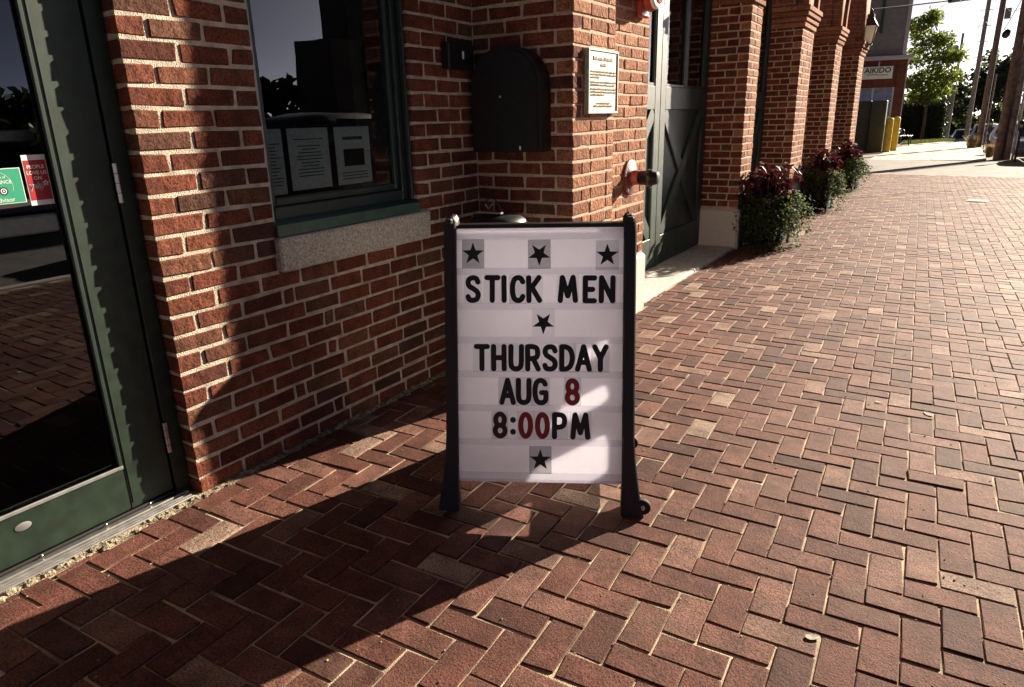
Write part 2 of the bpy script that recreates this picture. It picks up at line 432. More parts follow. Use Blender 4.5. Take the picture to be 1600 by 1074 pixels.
M['leaf_wood'] = leaf_mat('hazed_woodland_leaf', (.045, .065, .028), (.10, .125, .055), .5, .6)  # greens lightened so that distance haze sits in the leaf colour
M['leaf_hedge'] = leaf_mat('hedge_leaf', (.012, .025, .010), (.03, .05, .016), .25, .5)
M['leaf_ivy'] = leaf_mat('trailing_leaf', (.022, .045, .012), (.13, .18, .055), .4, .65)
M['leaf_coleus'] = leaf_mat('coleus_leaf', (.028, .006, .009), (.10, .016, .022), .35, .6)
M['bark'] = simple('bark', (.10, .08, .06), .95, noise=.5, nscale=20, bump=1.0, bscale=40)
M['pole'] = simple('weathered_pole_wood', (.17, .125, .10), .9, noise=.5, nscale=9, bump=.6, bscale=30)
M['pole_grey'] = simple('grey_pole_wood', (.22, .20, .185), .9, noise=.4, nscale=9, bump=.6, bscale=30)
M['siding'] = simple('grey_siding', (.22, .225, .23), .8, noise=.15, nscale=5)
M['trim'] = simple('pale_trim', (.45, .46, .48), .7)
M['maroon_wall'] = simple('dark_red_wall', (.13, .032, .022), .7, noise=.35, nscale=7)
M['cabinet'] = simple('dark_green_cabinet', (.028, .042, .030), .6, noise=.3, nscale=8)
M['dark_wall'] = simple('dark_stucco', (.085, .075, .065), .9, noise=.3, nscale=2)
M['sign_pale'] = simple('pale_sign_board', (.80, .88, .82), .6)
M['tan_interior'] = simple('tan_blind', (.34, .25, .17), .8, noise=.3, nscale=6)
M['lampglass'] = simple('frosted_lamp_glass', (.62, .58, .50), .3, trans=.6)
M['car_glass'] = simple('car_glass', (.02, .025, .03), .06, spec=.9)
M['headlamp'] = simple('headlamp_lens', (.65, .66, .66), .15, .3)
M['teal'] = simple('teal_sticker', (.02, .30, .17), .5)
M['redsticker'] = simple('red_sticker', (.38, .01, .015), .5)
M['soil'] = simple('dirt_crust', (.30, .25, .17), .95, noise=.6, nscale=45, bump=1.0, bscale=120, alt=(.09, .075, .05))

def car_paint(name, c, metal=.3): return simple(name, c, .28, metal, noise=.05, nscale=2)

# ---------------------------------------------------------------- ground
K = -0.0141
def road_z(y): return float(np.interp(y, [-60, 15, 26.5, 44, 56, 66, 78, 120, 600], [-.20, -.20, -.47, -.78, -1.30, -1.85, -2.40, -3.4, -3.6]))
def sst(a, b, x):
    t = min(1, max(0, (x-a)/(b-a))); return t*t*(3-2*t)
def walk_z(x, y): return K*max(0, min(x, 5)) - .01*max(0, y-19)
def terrain(x, y):
    f = max(sst(4.0, 4.5, x)*sst(17, 22, y), sst(44, 52, y), 1.0 if x > 5.3 else 0.0)
    return (1-f)*(walk_z(x, y)-.045) + f*road_z(y)

g = MB()
xs = list(np.arange(-60, -2, 6)) + list(np.arange(-2, 8, .25)) + list(np.arange(8, 90, 6))
ys = list(np.arange(-40, 14, 4)) + list(np.arange(14, 60, 1)) + list(np.arange(60, 130, 5)) + list(np.arange(130, 700, 60))
V = [(x, y, terrain(x, y)) for y in ys for x in xs]
nx = len(xs)
F = [(j*nx+i, j*nx+i+1, (j+1)*nx+i+1, (j+1)*nx+i) for j in range(len(ys)-1) for i in range(nx-1)]
g.add(V, F); tag(g.build('ground', M['earth'], recalc=False), 'bare earth and verge under the street scene', kind='structure')

def sheet(name, x0, x1, y0, y1, zf, mat, label, nxs=8, nys=24, kind='structure'):
    mb = MB(); X = np.linspace(x0, x1, nxs); Y = np.linspace(y0, y1, nys)
    mb.add([(x, y, zf(x, y)) for y in Y for x in X], [(j*nxs+i, j*nxs+i+1, (j+1)*nxs+i+1, (j+1)*nxs+i) for j in range(nys-1) for i in range(nxs-1)])
    return tag(mb.build(name, mat, recalc=False), label, kind=kind)
sheet('road', 5.45, 12.5, -30, 43, lambda x, y: road_z(y)+.02, M['asphalt'], 'asphalt road beside the brick pavement')
sheet('road', -8, 12.5, 51.5, 130, lambda x, y: road_z(y)+.02, M['asphalt'], 'asphalt road bending away far down the street', nys=40)
sheet('opposite_pavement', 12.6, 15.5, -30, 43, lambda x, y: road_z(y)+.14, M['path'], 'concrete pavement across the road')
sheet('driveway', -12, 4.25, 18.9, 25.75, lambda x, y: walk_z(x, y)-.004-.012*sst(18.9, 19.3, y), M['asphalt'], 'grey asphalt driveway crossing behind the brick pavement')

# kerb: granite blocks
for i in range(9):
    kb = MB(); kb.box((5.25, -2+i*2.4, -.3), (5.42, -2+i*2.4+2.38, -.068), .012, .002)
    tag(kb.build('kerb', M['granite']), 'granite kerb along the brick pavement', kind='structure')

# ---- brick pavement, 90 degree herringbone on a lattice
A = 0.1016; TH = rad(2.629); OX, OY = 2.3487, 2.0602
ct, st_ = math.cos(TH), math.sin(TH)
pave = MB()
X = np.linspace(-.35, 5.25, 12); Y = np.linspace(-1.5, 18.92, 30)
pave.add([(x, y, K*max(x, 0)-.0042) for y in Y for x in X], [(j*12+i, j*12+i+1, (j+1)*12+i+1, (j+1)*12+i) for j in range(29) for i in range(11)])
pavement = pave.build('pavement', M['sand'], recalc=False)
tag(pavement, 'red brick herringbone pavement in front of the building', kind='structure')
def lat(u, v): return OX + A*(ct*u - st_*v), OY + A*(st_*u + ct*v)
SOLIDS = [(-.5, .62, 3.47, 4.0), (-.5, .45, 4.0, 4.97), (-.5, .425, 4.9, 7.82), (-.5, .42, 7.75, 17.2)]
pavers = []
for u in range(-30, 34):
    for v in range(-32, 172):
        mm = (u-v) % 4
        if mm == 0: cell = (u, v, u+2, v+1)
        elif mm == 3: cell = (u, v, u+1, v+2)
        else: continue
        u0, v0, u1, v1 = cell
        cx, cy = lat((u0+u1)/2, (v0+v1)/2)
        if cx < -.08 or cx > 5.15 or cy < -.9 or cy > 18.82: continue
        hw = max(u1-u0, 1)*A/2
        # trim against the building line
        if cy < 3.5: lim = .035
        elif cy < 4.0: lim = .645
        elif cy < 4.96: lim = .50
        elif cy < 7.8: lim = .44
        else: lim = .45
        x0 = cx - hw
        if x0 < lim:
            cut = (lim-x0)/A
            if cut > (u1-u0) - .22: continue
            u0 = u0 + cut
        pavers.append((u0, v0, u1, v1))
info = []
for (u0, v0, u1, v1) in pavers:
    cx, cy = lat((u0+u1)/2, (v0+v1)/2)
    px, py, z = project((cx, cy, K*cx))
    ok = z > .3 and -40 < px < 1640 and -40 < py < 1114
    area = 0
    if ok:
        q = [project((*lat(a, b), K*cx))[:2] for a, b in ((u0, v0), (u1, v0), (u1, v1), (u0, v1))]
        area = abs(sum(q[i][0]*q[(i+1) % 4][1]-q[(i+1) % 4][0]*q[i][1] for i in range(4)))/2
    info.append((area, (u0, v0, u1, v1)))
info.sort(key=lambda t: -t[0])
GAP = .0040
rest = MB(); RV = []; RF = []
def paver_geo(c):
    u0, v0, u1, v1 = c
    cx, cy = lat((u0+u1)/2, (v0+v1)/2)
    d = ((u1-u0)*A-GAP-random.uniform(0, .0018), (v1-v0)*A-GAP-.0035-random.uniform(0, .003), .05)
    v = chamfer_verts(d, .0026, (.0022, .0022, .0007), .45)
    tilt = np.array([random.gauss(0, .006), random.gauss(0, .006)])
    lift = random.gauss(0, .0007) + .0016*mnoise.noise(Vector((cx*1.3, cy*1.3, 0))) + .0006
    if random.random() < .05: lift += random.choice((-.0012, .0026))
    return cx, cy, d, v, tilt, lift
mats_cache = {}
for k, (area, c) in enumerate(info):
    cx, cy, d, v, tilt, lift = paver_geo(c)
    rz = TH + random.gauss(0, .006)
    rot = Matrix.Rotation(rz, 4, 'Z')
    Rm = Matrix.Rotation(tilt[0], 4, 'X') @ Matrix.Rotation(tilt[1]-math.atan(K), 4, 'Y') @ rot
    loc = Vector((cx, cy, K*cx - .025 + lift))
    if k < 300 and area > 0:
        key = (round(d[0], 2), round(d[1], 2), random.randrange(10))
        me = mats_cache.get(key)
        if me is None:
            me = bpy.data.meshes.new('brick'); me.from_pydata([tuple(p) for p in v], [], CH_F); me.materials.append(M['paver']); mats_cache[key] = me
        o = bpy.data.objects.new('brick', me); o.matrix_world = Matrix.Translation(loc) @ Rm; link(o, pavement)
    else:
        R3 = np.array(Rm.to_3x3()); w = v @ R3.T + np.array(loc)
        o0 = len(RV); RV.extend(map(tuple, w)); RF.extend([tuple(i+o0 for i in f) for f in CH_F])
me = bpy.data.meshes.new('bricks'); me.from_pydata(RV, [], RF); me.materials.append(M['paver'])
o = link(bpy.data.objects.new('bricks', me), pavement); tag(o, kind='stuff')

# dirt crust along the foot of the wall
cr = MB()
for i in range(420):
    y = random.uniform(-.2, 3.45); x = abs(random.gauss(.012, .014)); s = random.uniform(.004, .013)
    if y > 1.45 and random.random() < .45: continue
    cr.box((x-s, y-s*1.6, -.01), (x+s, y+s*1.6, random.uniform(.001, .009)), s*.5, s*.25)
cr.add([(-.02, -.6, .004), (.035, -.6, -.002), (.035, 3.47, -.002), (-.02, 3.47, .004)], [(0, 1, 2, 3)])
tag(cr.build('dirt_crust', M['soil']), 'crumbly dirt and mortar along the foot of the wall', kind='stuff')

# ---------------------------------------------------------------- brick building
BLD = empty('brick_building', (0, 0, 0), label='red brick building with arched bays, green doors and a dark window', cat='building')
COURSE = .0742; Z0 = .1373; J = .0135
def zc(n): return Z0 + n*COURSE
bricks = []        # (lo, hi, material key)
def row_span(u0, u1, start_half, mod=.2125, closer=None):
    """brick intervals of one course between u0 and u1"""
    out = []; u = u0; first = True
    while u < u1 - .012:
        L = mod
        if first and start_half: L = mod/2
        if closer is not None and abs(u-closer) < mod*.55 and not first: L = .062; closer = None
        e = u + L + random.gauss(0, .0022)
        if u1 - e < .05: e = u1
        first = False
        out.append((u + (0 if u == u0 else J/2), e - (0 if e >= u1 else J/2)))
        u = e
    return out
NB, NT = -2, 38
def holes_cut(spans, h0, h1):
    return spans
WIN_Y0, WIN_Y1, WIN_Z0, WIN_Z1 = 1.957, 2.905, .955, 2.75
def vj(): return max(-.0016, min(.0016, random.gauss(.0002, .0007)))
for n in range(NB, NT):
    z0, z1 = zc(n)+J/2, zc(n+1)-J/2
    zm = (z0+z1)/2
    half = (n % 2 == 1)
    # wall with the window (x = 0)
    if zm < .80 or zm > WIN_Z1:
        segs = [(1.427, 3.468)]
    elif zm < WIN_Z0:
        segs = [(1.427, 1.945), (2.975, 3.468)]
    else:
        segs = [(1.427, WIN_Y0), (WIN_Y1, 3.468)]
    for si, (a, b) in enumerate(segs):
        cl = None
        if len(segs) == 1 and n % 2 == 1 and n < 12: cl = 2.02 + .10*((n//2) % 3)
        for (u0, u1) in row_span(a, b, half if si == 0 else not half, closer=cl):
            bricks.append(((-.10, u0, z0+vj()), (vj()*1.6, u1, z1+vj()), 'brick', 'wall'))
    # pier one: side that faces back down the street (y = 3.468) and street side (x = .628)
    Yr, Xs, Ye = 3.468, .628, 4.0
    if half:      # corner brick is a stretcher on the side face
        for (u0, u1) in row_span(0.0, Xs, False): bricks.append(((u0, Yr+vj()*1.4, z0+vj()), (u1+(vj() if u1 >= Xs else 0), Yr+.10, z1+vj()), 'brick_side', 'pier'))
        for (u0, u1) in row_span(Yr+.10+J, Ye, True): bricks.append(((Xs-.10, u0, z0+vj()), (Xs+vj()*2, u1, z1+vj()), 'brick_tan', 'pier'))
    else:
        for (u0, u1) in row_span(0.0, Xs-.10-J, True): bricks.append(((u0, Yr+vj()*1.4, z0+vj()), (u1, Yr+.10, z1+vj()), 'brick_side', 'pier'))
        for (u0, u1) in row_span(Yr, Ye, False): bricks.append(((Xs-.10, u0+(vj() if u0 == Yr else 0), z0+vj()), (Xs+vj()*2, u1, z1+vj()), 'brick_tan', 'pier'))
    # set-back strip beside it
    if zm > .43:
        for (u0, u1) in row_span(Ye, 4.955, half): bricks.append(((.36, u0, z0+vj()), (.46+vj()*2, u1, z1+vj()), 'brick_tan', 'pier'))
    # arcade piers
    for (p0, p1) in ((7.78, 8.22), (10.42, 11.22), (13.25, 13.92), (16.25, 17.05)):
        if zm < .42 or zm > 2.52: continue
        XF = .43
        if half:
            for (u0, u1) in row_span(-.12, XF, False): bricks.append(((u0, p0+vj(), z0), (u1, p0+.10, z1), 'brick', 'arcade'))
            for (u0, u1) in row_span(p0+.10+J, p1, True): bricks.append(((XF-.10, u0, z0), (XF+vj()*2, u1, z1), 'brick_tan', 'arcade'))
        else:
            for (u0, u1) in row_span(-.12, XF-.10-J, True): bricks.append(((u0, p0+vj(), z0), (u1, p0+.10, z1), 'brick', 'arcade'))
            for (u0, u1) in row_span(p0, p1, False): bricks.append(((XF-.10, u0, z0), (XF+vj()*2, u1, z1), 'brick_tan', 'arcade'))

# mortar cores (one part, the bricks sit in it)
e = .0042
core = MB()
for lo, hi in [((-.40, 1.427+e, -.3), (-e, 1.957-e, 2.75+e)), ((-.40, 1.957-e, -.3), (-e, 2.905+e, .80)),
               ((-.40, 2.905+e, -.3), (-e, 3.60, 2.75+e)), ((-.40, 1.427+e, 2.75+e), (-e, 3.60, 3.0)),
               ((-.40, 1.957-e, .80), (-.06, 2.905+e, .955))]:
    core.box(lo, hi)
wall = core.build('wall', M['mortar'], BLD)
core = MB()
for lo, hi in [((-.40, 3.468+e, -.3), (.628-e, 4.0, 3.0)), ((-.40, 4.0, -.3), (.46-e, 4.955-e, 3.0))]:
    core.box(lo, hi)
for (p0, p1) in ((7.78, 8.22), (10.42, 11.22), (13.25, 13.92), (16.25, 17.05)):
    pc = MB(); pc.box((-.40, p0+e, -.3), (.43-e, p1-e, 2.53)); pc.build('pier_wall', M['mortar_dull'], BLD)
pier_wall = core.build('pier_wall', M['mortar_dull'], BLD)

def brick_area(b):
    lo, hi = np.array(b[0]), np.array(b[1])
    c = (lo+hi)/2
    if b[3] == 'wall': q = [(hi[0], lo[1], lo[2]), (hi[0], hi[1], lo[2]), (hi[0], hi[1], hi[2]), (hi[0], lo[1], hi[2])]
    elif b[2] == 'brick_tan': q = [(hi[0], lo[1], lo[2]), (hi[0], hi[1], lo[2]), (hi[0], hi[1], hi[2]), (hi[0], lo[1], hi[2])]
    else: q = [(lo[0], lo[1], lo[2]), (hi[0], lo[1], lo[2]), (hi[0], lo[1], hi[2]), (lo[0], lo[1], hi[2])]
    s = [project(p) for p in q]
    if min(t[2] for t in s) < .2: return 0
    if max(t[0] for t in s) < 0 or min(t[0] for t in s) > 1600 or max(t[1] for t in s) < 0: return 0
    return abs(sum(s[i][0]*s[(i+1) % 4][1]-s[(i+1) % 4][0]*s[i][1] for i in range(4)))/2
order = sorted(bricks, key=lambda b: -brick_area(b))
single, joined = order[:300], order[300:]
bcache = {}
def JIT(mk, where): return (.0006, .0026, .0021) if (where == 'wall' or mk == 'brick_tan') else (.0026, .0006, .0021)
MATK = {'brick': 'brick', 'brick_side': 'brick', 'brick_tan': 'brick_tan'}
for (lo, hi, mk, where) in single:
    lo = np.array(lo); hi = np.array(hi); d = hi-lo
    key = (round(d[0], 2), round(d[1]/.006), round(d[2], 3), mk, random.randrange(6))
    me = bcache.get(key)
    if me is None:
        me = bpy.data.meshes.new('brick'); me.from_pydata([tuple(p) for p in chamfer_verts(d, .0040, JIT(mk, where), .4)], [], CH_F); me.materials.append(M[MATK[mk]]); bcache[key] = me
    o = bpy.data.objects.new('brick', me); o.location = (lo+hi)/2; link(o, wall if where == 'wall' else pier_wall)
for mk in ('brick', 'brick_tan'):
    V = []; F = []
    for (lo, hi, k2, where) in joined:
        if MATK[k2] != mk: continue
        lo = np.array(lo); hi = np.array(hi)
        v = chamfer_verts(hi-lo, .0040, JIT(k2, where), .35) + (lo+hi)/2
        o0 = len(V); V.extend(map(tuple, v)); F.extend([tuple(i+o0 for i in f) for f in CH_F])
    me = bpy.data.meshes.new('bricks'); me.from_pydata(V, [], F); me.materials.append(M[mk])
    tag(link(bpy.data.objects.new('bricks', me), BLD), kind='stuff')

# upper storeys, side and back walls, roof, dark inside
up = MB()
up.box((-.40, -3.0, 3.0), (-e, 3.468, 6.4)); up.box((-.40, 3.468+e, 3.0), (.628-e, 4.0, 6.4)); up.box((-.40, 4.0, 3.0), (.46-e, 4.955, 6.4))
up.box((-.40, -3.0, -.3), (-e, .36, 3.0)); up.box((-.40, .36, 2.2), (-e, 1.427+e, 3.0))
up.box((-9, -3.0, -.3), (-.41, -2.8, 6.4)); up.box((-9, 16.85, -.3), (-.41, 17.05, 6.4)); up.box((-9, -3.0, -.3), (-8.8, 17.05, 6.4))
up.build('upper_wall', M['upper'], BLD)
rf = MB(); rf.box((-9.1, -3.1, 6.4), (.75, 17.15, 6.62)); rf.build('roof', M['dark_wall'], BLD)
inn = MB()
inn.box((-4.0, -2.7, -.25), (-3.9, 16.8, 3.2)); inn.box((-4.0, -2.7, 3.2), (-.42, 16.8, 3.3)); inn.box((-4.0, -2.7, -.28), (-.42, 16.8, -.02))
inn.box((-4.0, -2.75, -.2), (-.42, -2.65, 3.2))
inn.build('interior', M['interior'], BLD)

# arches above the arcade
def arch_bay(mb, ya, yb, zs, ztop, x0, x1, rin=0.0, n=18):
    """spandrel between springing zs and ztop with a semicircular opening, from x0 to x1"""
    c = (ya+yb)/2; R = (yb-ya)/2 - rin
    arc = [(c - R*math.cos(math.pi*i/n), zs + R*math.sin(math.pi*i/n)) for i in range(n+1)]
    for x in (x0, x1):
        V = []; F = []
        for (y, z) in arc: V += [(x, y, z), (x, y, ztop)]
        F = [(2*i, 2*i+2, 2*i+3, 2*i+1) for i in range(n)]
        mb.add(V, F)
        if rin: mb.add([(x, ya, zs), (x, arc[0][0], zs), (x, arc[0][0], ztop), (x, ya, ztop)], [(0, 1, 2, 3)]); mb.add([(x, yb, zs), (x, arc[-1][0], zs), (x, arc[-1][0], ztop), (x, yb, ztop)], [(0, 1, 2, 3)])
    V = []
    for (y, z) in arc: V += [(x0, y, z), (x1, y, z)]
    mb.add(V, [(2*i, 2*i+2, 2*i+3, 2*i+1) for i in range(n)])
BAYS = [(4.955, 7.78), (8.22, 10.42), (11.22, 13.25), (13.92, 16.25)]
ar = MB()
for (a, b) in BAYS:
    arch_bay(ar, a, b, 2.72, 6.4, -.15, .43-e)
    arch_bay(ar, a, b, 2.72, 6.4, -.16, .33, rin=.10)
for (p0, p1) in ((7.78, 8.22), (10.42, 11.22), (13.25, 13.92), (16.25, 17.05)):
    ar.box((-.16, p0, 2.53), (.43-e, p1, 6.4))
ar.build('arch_wall', M['upper'], BLD)
for (p0, p1) in ((7.78, 8.22), (10.42, 11.22), (13.25, 13.92), (16.25, 17.05)):
    for (z, dz, pr) in ((2.47, .06, .02), (2.535, .05, .04), (2.60, .055, .06), (2.66, .06, .075)):
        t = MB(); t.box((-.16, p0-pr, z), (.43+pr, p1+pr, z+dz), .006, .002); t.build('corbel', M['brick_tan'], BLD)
    # granite foot
    t = MB(); t.box((-.14, p0-.035, -.2), (.455, p1+.03, .415), .02, .004); t.build('granite_base', M['granite'], BLD)
t = MB(); t.box((.0, 4.003, -.2), (.488, 4.975, .425), .02, .004); t.build('granite_base', M['granite'], BLD)
# arch rings: projecting hood on each bay
for (a, b) in BAYS:
    c = (a+b)/2; R = (b-a)/2+.02
    n = 20; hd = MB()
    for i in range(n):
        t0, t1 = math.pi*i/n, math.pi*(i+1)/n
        poly = [(c-R*math.cos(t0), 2.72+R*math.sin(t0)), (c-R*math.cos(t1), 2.72+R*math.sin(t1)), (c-(R+.11)*math.cos(t1), 2.72+(R+.11)*math.sin(t1)), (c-(R+.11)*math.cos(t0), 2.72+(R+.11)*math.sin(t0))]
        hd.prism(poly, .40, .468, axes=(1, 2, 0))
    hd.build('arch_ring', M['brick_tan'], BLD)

# step slab before the first carriage door
t = MB(); t.box((-.3, 4.975, -.2), (.425, 6.38, .012), .008, .002); t.build('step', M['slab'], BLD)
t = MB(); t.box((-.3, 6.386, -.2), (.425, 7.745, .010), .008, .002); t.build('step', M['slab'], BLD)
for (a, b) in BAYS[1:]:
    t = MB(); t.box((-.3, a+.03, -.2), (.42, b-.03, .010), .008, .002); t.build('step', M['slab'], BLD)

# carriage doors: two leaves, crossed boards below, two tall lights above
def carriage_door(ya, yb, XD=.03, label=None):
    mat = M['green2']
    d = MB(); d.box((XD-.30, ya-.0, 3.98), (XD-.28, ya+.01, 4.0))
    door = MB()
    # back sheet of the lower panel and head panel
    c = (ya+yb)/2; ztop = 4.2
    door.box((XD-.055, ya, .02), (XD-.03, yb, 1.62))
    root = door.build('carriage_door', mat, BLD)
    if label: root['label'] = label
    for s, (l, r) in enumerate(((ya+.03, c-.004), (c+.004, yb-.03))):
        f = MB()
        f.box((XD-.05, l, .02), (XD, l+.13, ztop), .004); f.build('stile', mat, root)
        f = MB(); f.box((XD-.05, r-.13, .02), (XD, r, ztop), .004); f.build('stile', mat, root)
        for (za, zb_) in ((.02, .30), (1.46, 1.66), (2.9, 3.1)):
            f = MB(); f.box((XD-.05, l+.13, za), (XD-.001, r-.13, zb_), .004); f.build('rail', mat, root)
        yl, yr = l+.13, r-.13
        for (p, q) in (((yl, .30), (yr, 1.46)), ((yl, 1.46), (yr, .30))):
            f = MB(); pv = Vector((XD-.022, p[0], p[1])); qv = Vector((XD-.022, q[0], q[1]))
            dv = (qv-pv).normalized(); pv += dv*.02; qv -= dv*.02
            off = .002 if p[1] < 1 else -.002
            f.bar(pv+Vector((off, 0, 0)), qv+Vector((off, 0, 0)), .13, .034, up=(1, 0, 0), ch=.004); f.build('brace', mat, root)
        for (p, q) in (((yl, .33), (yl, 1.43)), ((yr, .33), (yr, 1.43))):
            f = MB(); f.bar((XD-.012, p[0], p[1]), (XD-.012, q[0], q[1]), .02, .02, ch=.004); f.build('moulding', mat, root)
        ym = (yl+yr)/2
        f = MB(); f.box((XD-.045, ym-.035, 1.66), (XD-.005, ym+.035, 2.9), .004); f.build('mullion', mat, root)
        for (a, b) in ((yl, ym-.035), (ym+.035, yr)):
            f = MB(); f.add([(XD-.030, a, 1.66), (XD-.030, b, 1.66), (XD-.030, b, 2.9), (XD-.030, a, 2.9)], [(0, 1, 2, 3)]); f.build('pane', M['darkglass'], root, recalc=False)
            f = MB()
            f.box((XD-.028, a, 1.66), (XD-.008, a+.022, 2.9), .003); f.box((XD-.028, b-.022, 1.66), (XD-.008, b, 2.9), .003)
            f.box((XD-.028, a+.022, 1.66), (XD-.008, b-.022, 1.685), .003)
            f.build('glazing_bead', M['winframe'], root)
        f = MB(); f.box((XD-.05, l+.13, 3.1), (XD-.03, r-.13, ztop)); f.build('head_panel', mat, root)
for i, (a, b) in enumerate(BAYS): carriage_door(a, b)

# window
wr = MB(); wr.box((-.105, WIN_Y0, WIN_Z0+.06), (-.055, WIN_Y0+.055, WIN_Z1), .004)
window = wr.build('window', M['winframe'], BLD)
for lo, hi in (((-.105, WIN_Y1-.055, WIN_Z0+.06), (-.055, WIN_Y1, WIN_Z1)), ((-.105, WIN_Y0+.055, WIN_Z1-.06), (-.055, WIN_Y1-.055, WIN_Z1)), ((-.105, WIN_Y0+.055, WIN_Z0+.06), (-.055, WIN_Y1-.055, WIN_Z0+.115))):
    f = MB(); f.box(lo, hi, .004); f.build('frame', M['winframe'], window)
for lo, hi in (((-.112, WIN_Y0+.055, WIN_Z0+.115), (-.075, WIN_Y0+.085, WIN_Z1-.06)), ((-.112, WIN_Y1-.085, WIN_Z0+.115), (-.075, WIN_Y1-.055, WIN_Z1-.06)), ((-.112, WIN_Y0+.085, WIN_Z0+.115), (-.075, WIN_Y1-.085, WIN_Z0+.15))):
    f = MB(); f.box(lo, hi, .005); f.build('sash', M['winframe'], window)
f = MB(); f.box((-.048, WIN_Y0+.004, WIN_Z0+.02), (-.020, WIN_Y0+.022, WIN_Z1), .003); f.build('trim_strip', M['bead'], window)
f = MB(); f.box((-.048, WIN_Y1-.022, WIN_Z0+.062), (-.020, WIN_Y1-.004, WIN_Z1), .003); f.build('trim_strip', M['winframe'], window)
f = MB(); f.add([(-.092, WIN_Y0+.085, WIN_Z0+.15), (-.092, WIN_Y1-.085, WIN_Z0+.15), (-.092, WIN_Y1-.085, WIN_Z1-.06), (-.092, WIN_Y0+.085, WIN_Z1-.06)], [(0, 1, 2, 3)]); f.build('pane', M['glass'], window, recalc=False)
f = MB(); f.add([(-.105, WIN_Y0+.002, .955), (.012, WIN_Y0+.002, .955), (.012, WIN_Y0+.002, 1.003), (-.06, WIN_Y0+.002, 1.018), (-.105, WIN_Y0+.002, 1.018),
                 (-.105, WIN_Y1-.002, .955), (.012, WIN_Y1-.002, .955), (.012, WIN_Y1-.002, 1.003), (-.06, WIN_Y1-.002, 1.018), (-.105, WIN_Y1-.002, 1.018)],
                [(0, 1, 2, 3, 4), (9, 8, 7, 6, 5), (0, 5, 6, 1), (1, 6, 7, 2), (2, 7, 8, 3), (3, 8, 9, 4), (4, 9, 5, 0)])
f.build('sill', M['sillgreen'], window)['label'] = 'dark green painted sill'
f = MB(); f.box((-.12, 1.949, .806), (.030, 2.970, .9535), .009, .002); f.build('stone_sill', M['concrete'], BLD)

# entrance door
XD = -.07
f = MB(); f.box((XD-.045, 1.186, .035), (XD, 1.358, 2.1), .003)
door = f.build('entrance_door', M['green'], BLD)
f = MB(); f.box((XD-.045, .42, .035), (XD, .585, 2.1), .003); f.build('stile', M['green'], door)
f = MB(); f.box((XD-.045, .585, .035), (XD-.0008, 1.186, .205), .003); f.build('bottom_rail', M['green'], door)
f = MB(); f.box((XD-.045, .585, 1.98), (XD-.0008, 1.186, 2.1), .003); f.build('top_rail', M['green'], door)
f = MB(); f.box((XD-.005, .585, .2055), (XD+.004, 1.186, .219), .002); f.build('glazing_bead', M['bead'], door)
f = MB(); f.box((XD-.012, 1.172, .219), (XD+.003, 1.1855, 1.98), .002); f.build('glazing_bead', M['winframe'], door)
f = MB(); f.box((XD+.0005, 1.196, .06), (XD+.0025, 1.199, 2.08)); f.build('groove', M['winframe'], door)
f = MB(); f.add([(XD-.0205, .585, .205), (XD-.0205, 1.186, .205), (XD-.0205, 1.186, 1.98), (XD-.0205, .585, 1.98)], [(0, 1, 2, 3)]); f.build('pane', M['doorglass'], door, recalc=False)
f = MB(); f.box((XD-.075, .5, 1.090), (XD-.027, 1.168, 1.150), .006); f.build('push_bar', M['white_paint'], door)
f = MB(); f.box((XD-.14, .5, 1.375), (XD-.11, 1.19, 1.413), .004); f.build('inner_rail', M['bead'], door)
for (za, zb) in ((.20, .325), (1.162, 1.295)):
    f = MB(); f.tube([(XD+.012, 1.364, za), (XD+.012, 1.364, zb)], .0095, 12)
    h = f.build('hinge', M['steel'], door)
    for t_ in (.25, .5, .75):
        f = MB(); f.tube([(XD+.012, 1.364, za+(zb-za)*t_-.001), (XD+.012, 1.364, za+(zb-za)*t_+.001)], .0101, 12); f.build('knuckle_gap', M['winframe'], h)
f = MB(); f.box((XD-.06, 1.366, .0), (XD+.006, 1.425, 2.2), .003); f.box((XD-.06, .36, .0), (XD+.006, .412, 2.2), .003); f.box((XD-.06, .412, 2.106), (XD+.006, 1.366, 2.2), .003)
f.build('door_frame', M['green'], BLD)
f = MB(); f.box((XD-.04, .40, -.02), (-.035, 1.40, .021), .003); f.box((-.0345, .40, -.02), (.006, 1.395, .012), .003); f.box((-.028, .405, .012), (-.022, 1.39, .0155), .001); f.box((-.012, .405, .012), (-.006, 1.39, .0155), .001)
f.build('threshold', M['alu'], BLD)
f = MB(); f.box((XD+.002, .43, .027), (XD+.012, 1.35, .034), .001); f.build('door_sweep', M['rubber'], door)
for yy in (.62, .86, 1.08, 1.25):
    f = MB(); f.lathe([(0, .004), (.004, .003), (.005, 0)], 10, Matrix.Translation((XD+.012, yy, .0305)) @ Matrix.Rotation(rad(90), 4, 'Y')); f.build('screw', M['steel'], door)
f = MB(); f.lathe([(0, .0006), (.024, .0006), (.026, 0)], 28, Matrix.Translation((XD+.0005, .835, .155)) @ Matrix.Rotation(rad(90), 4, 'Y') @ Matrix.Scale(.55, 4, (1, 0, 0)))
tag(f.build('oval_sticker', M['bead']), 'small pale oval sticker on the green bottom rail of the door', 'sticker')

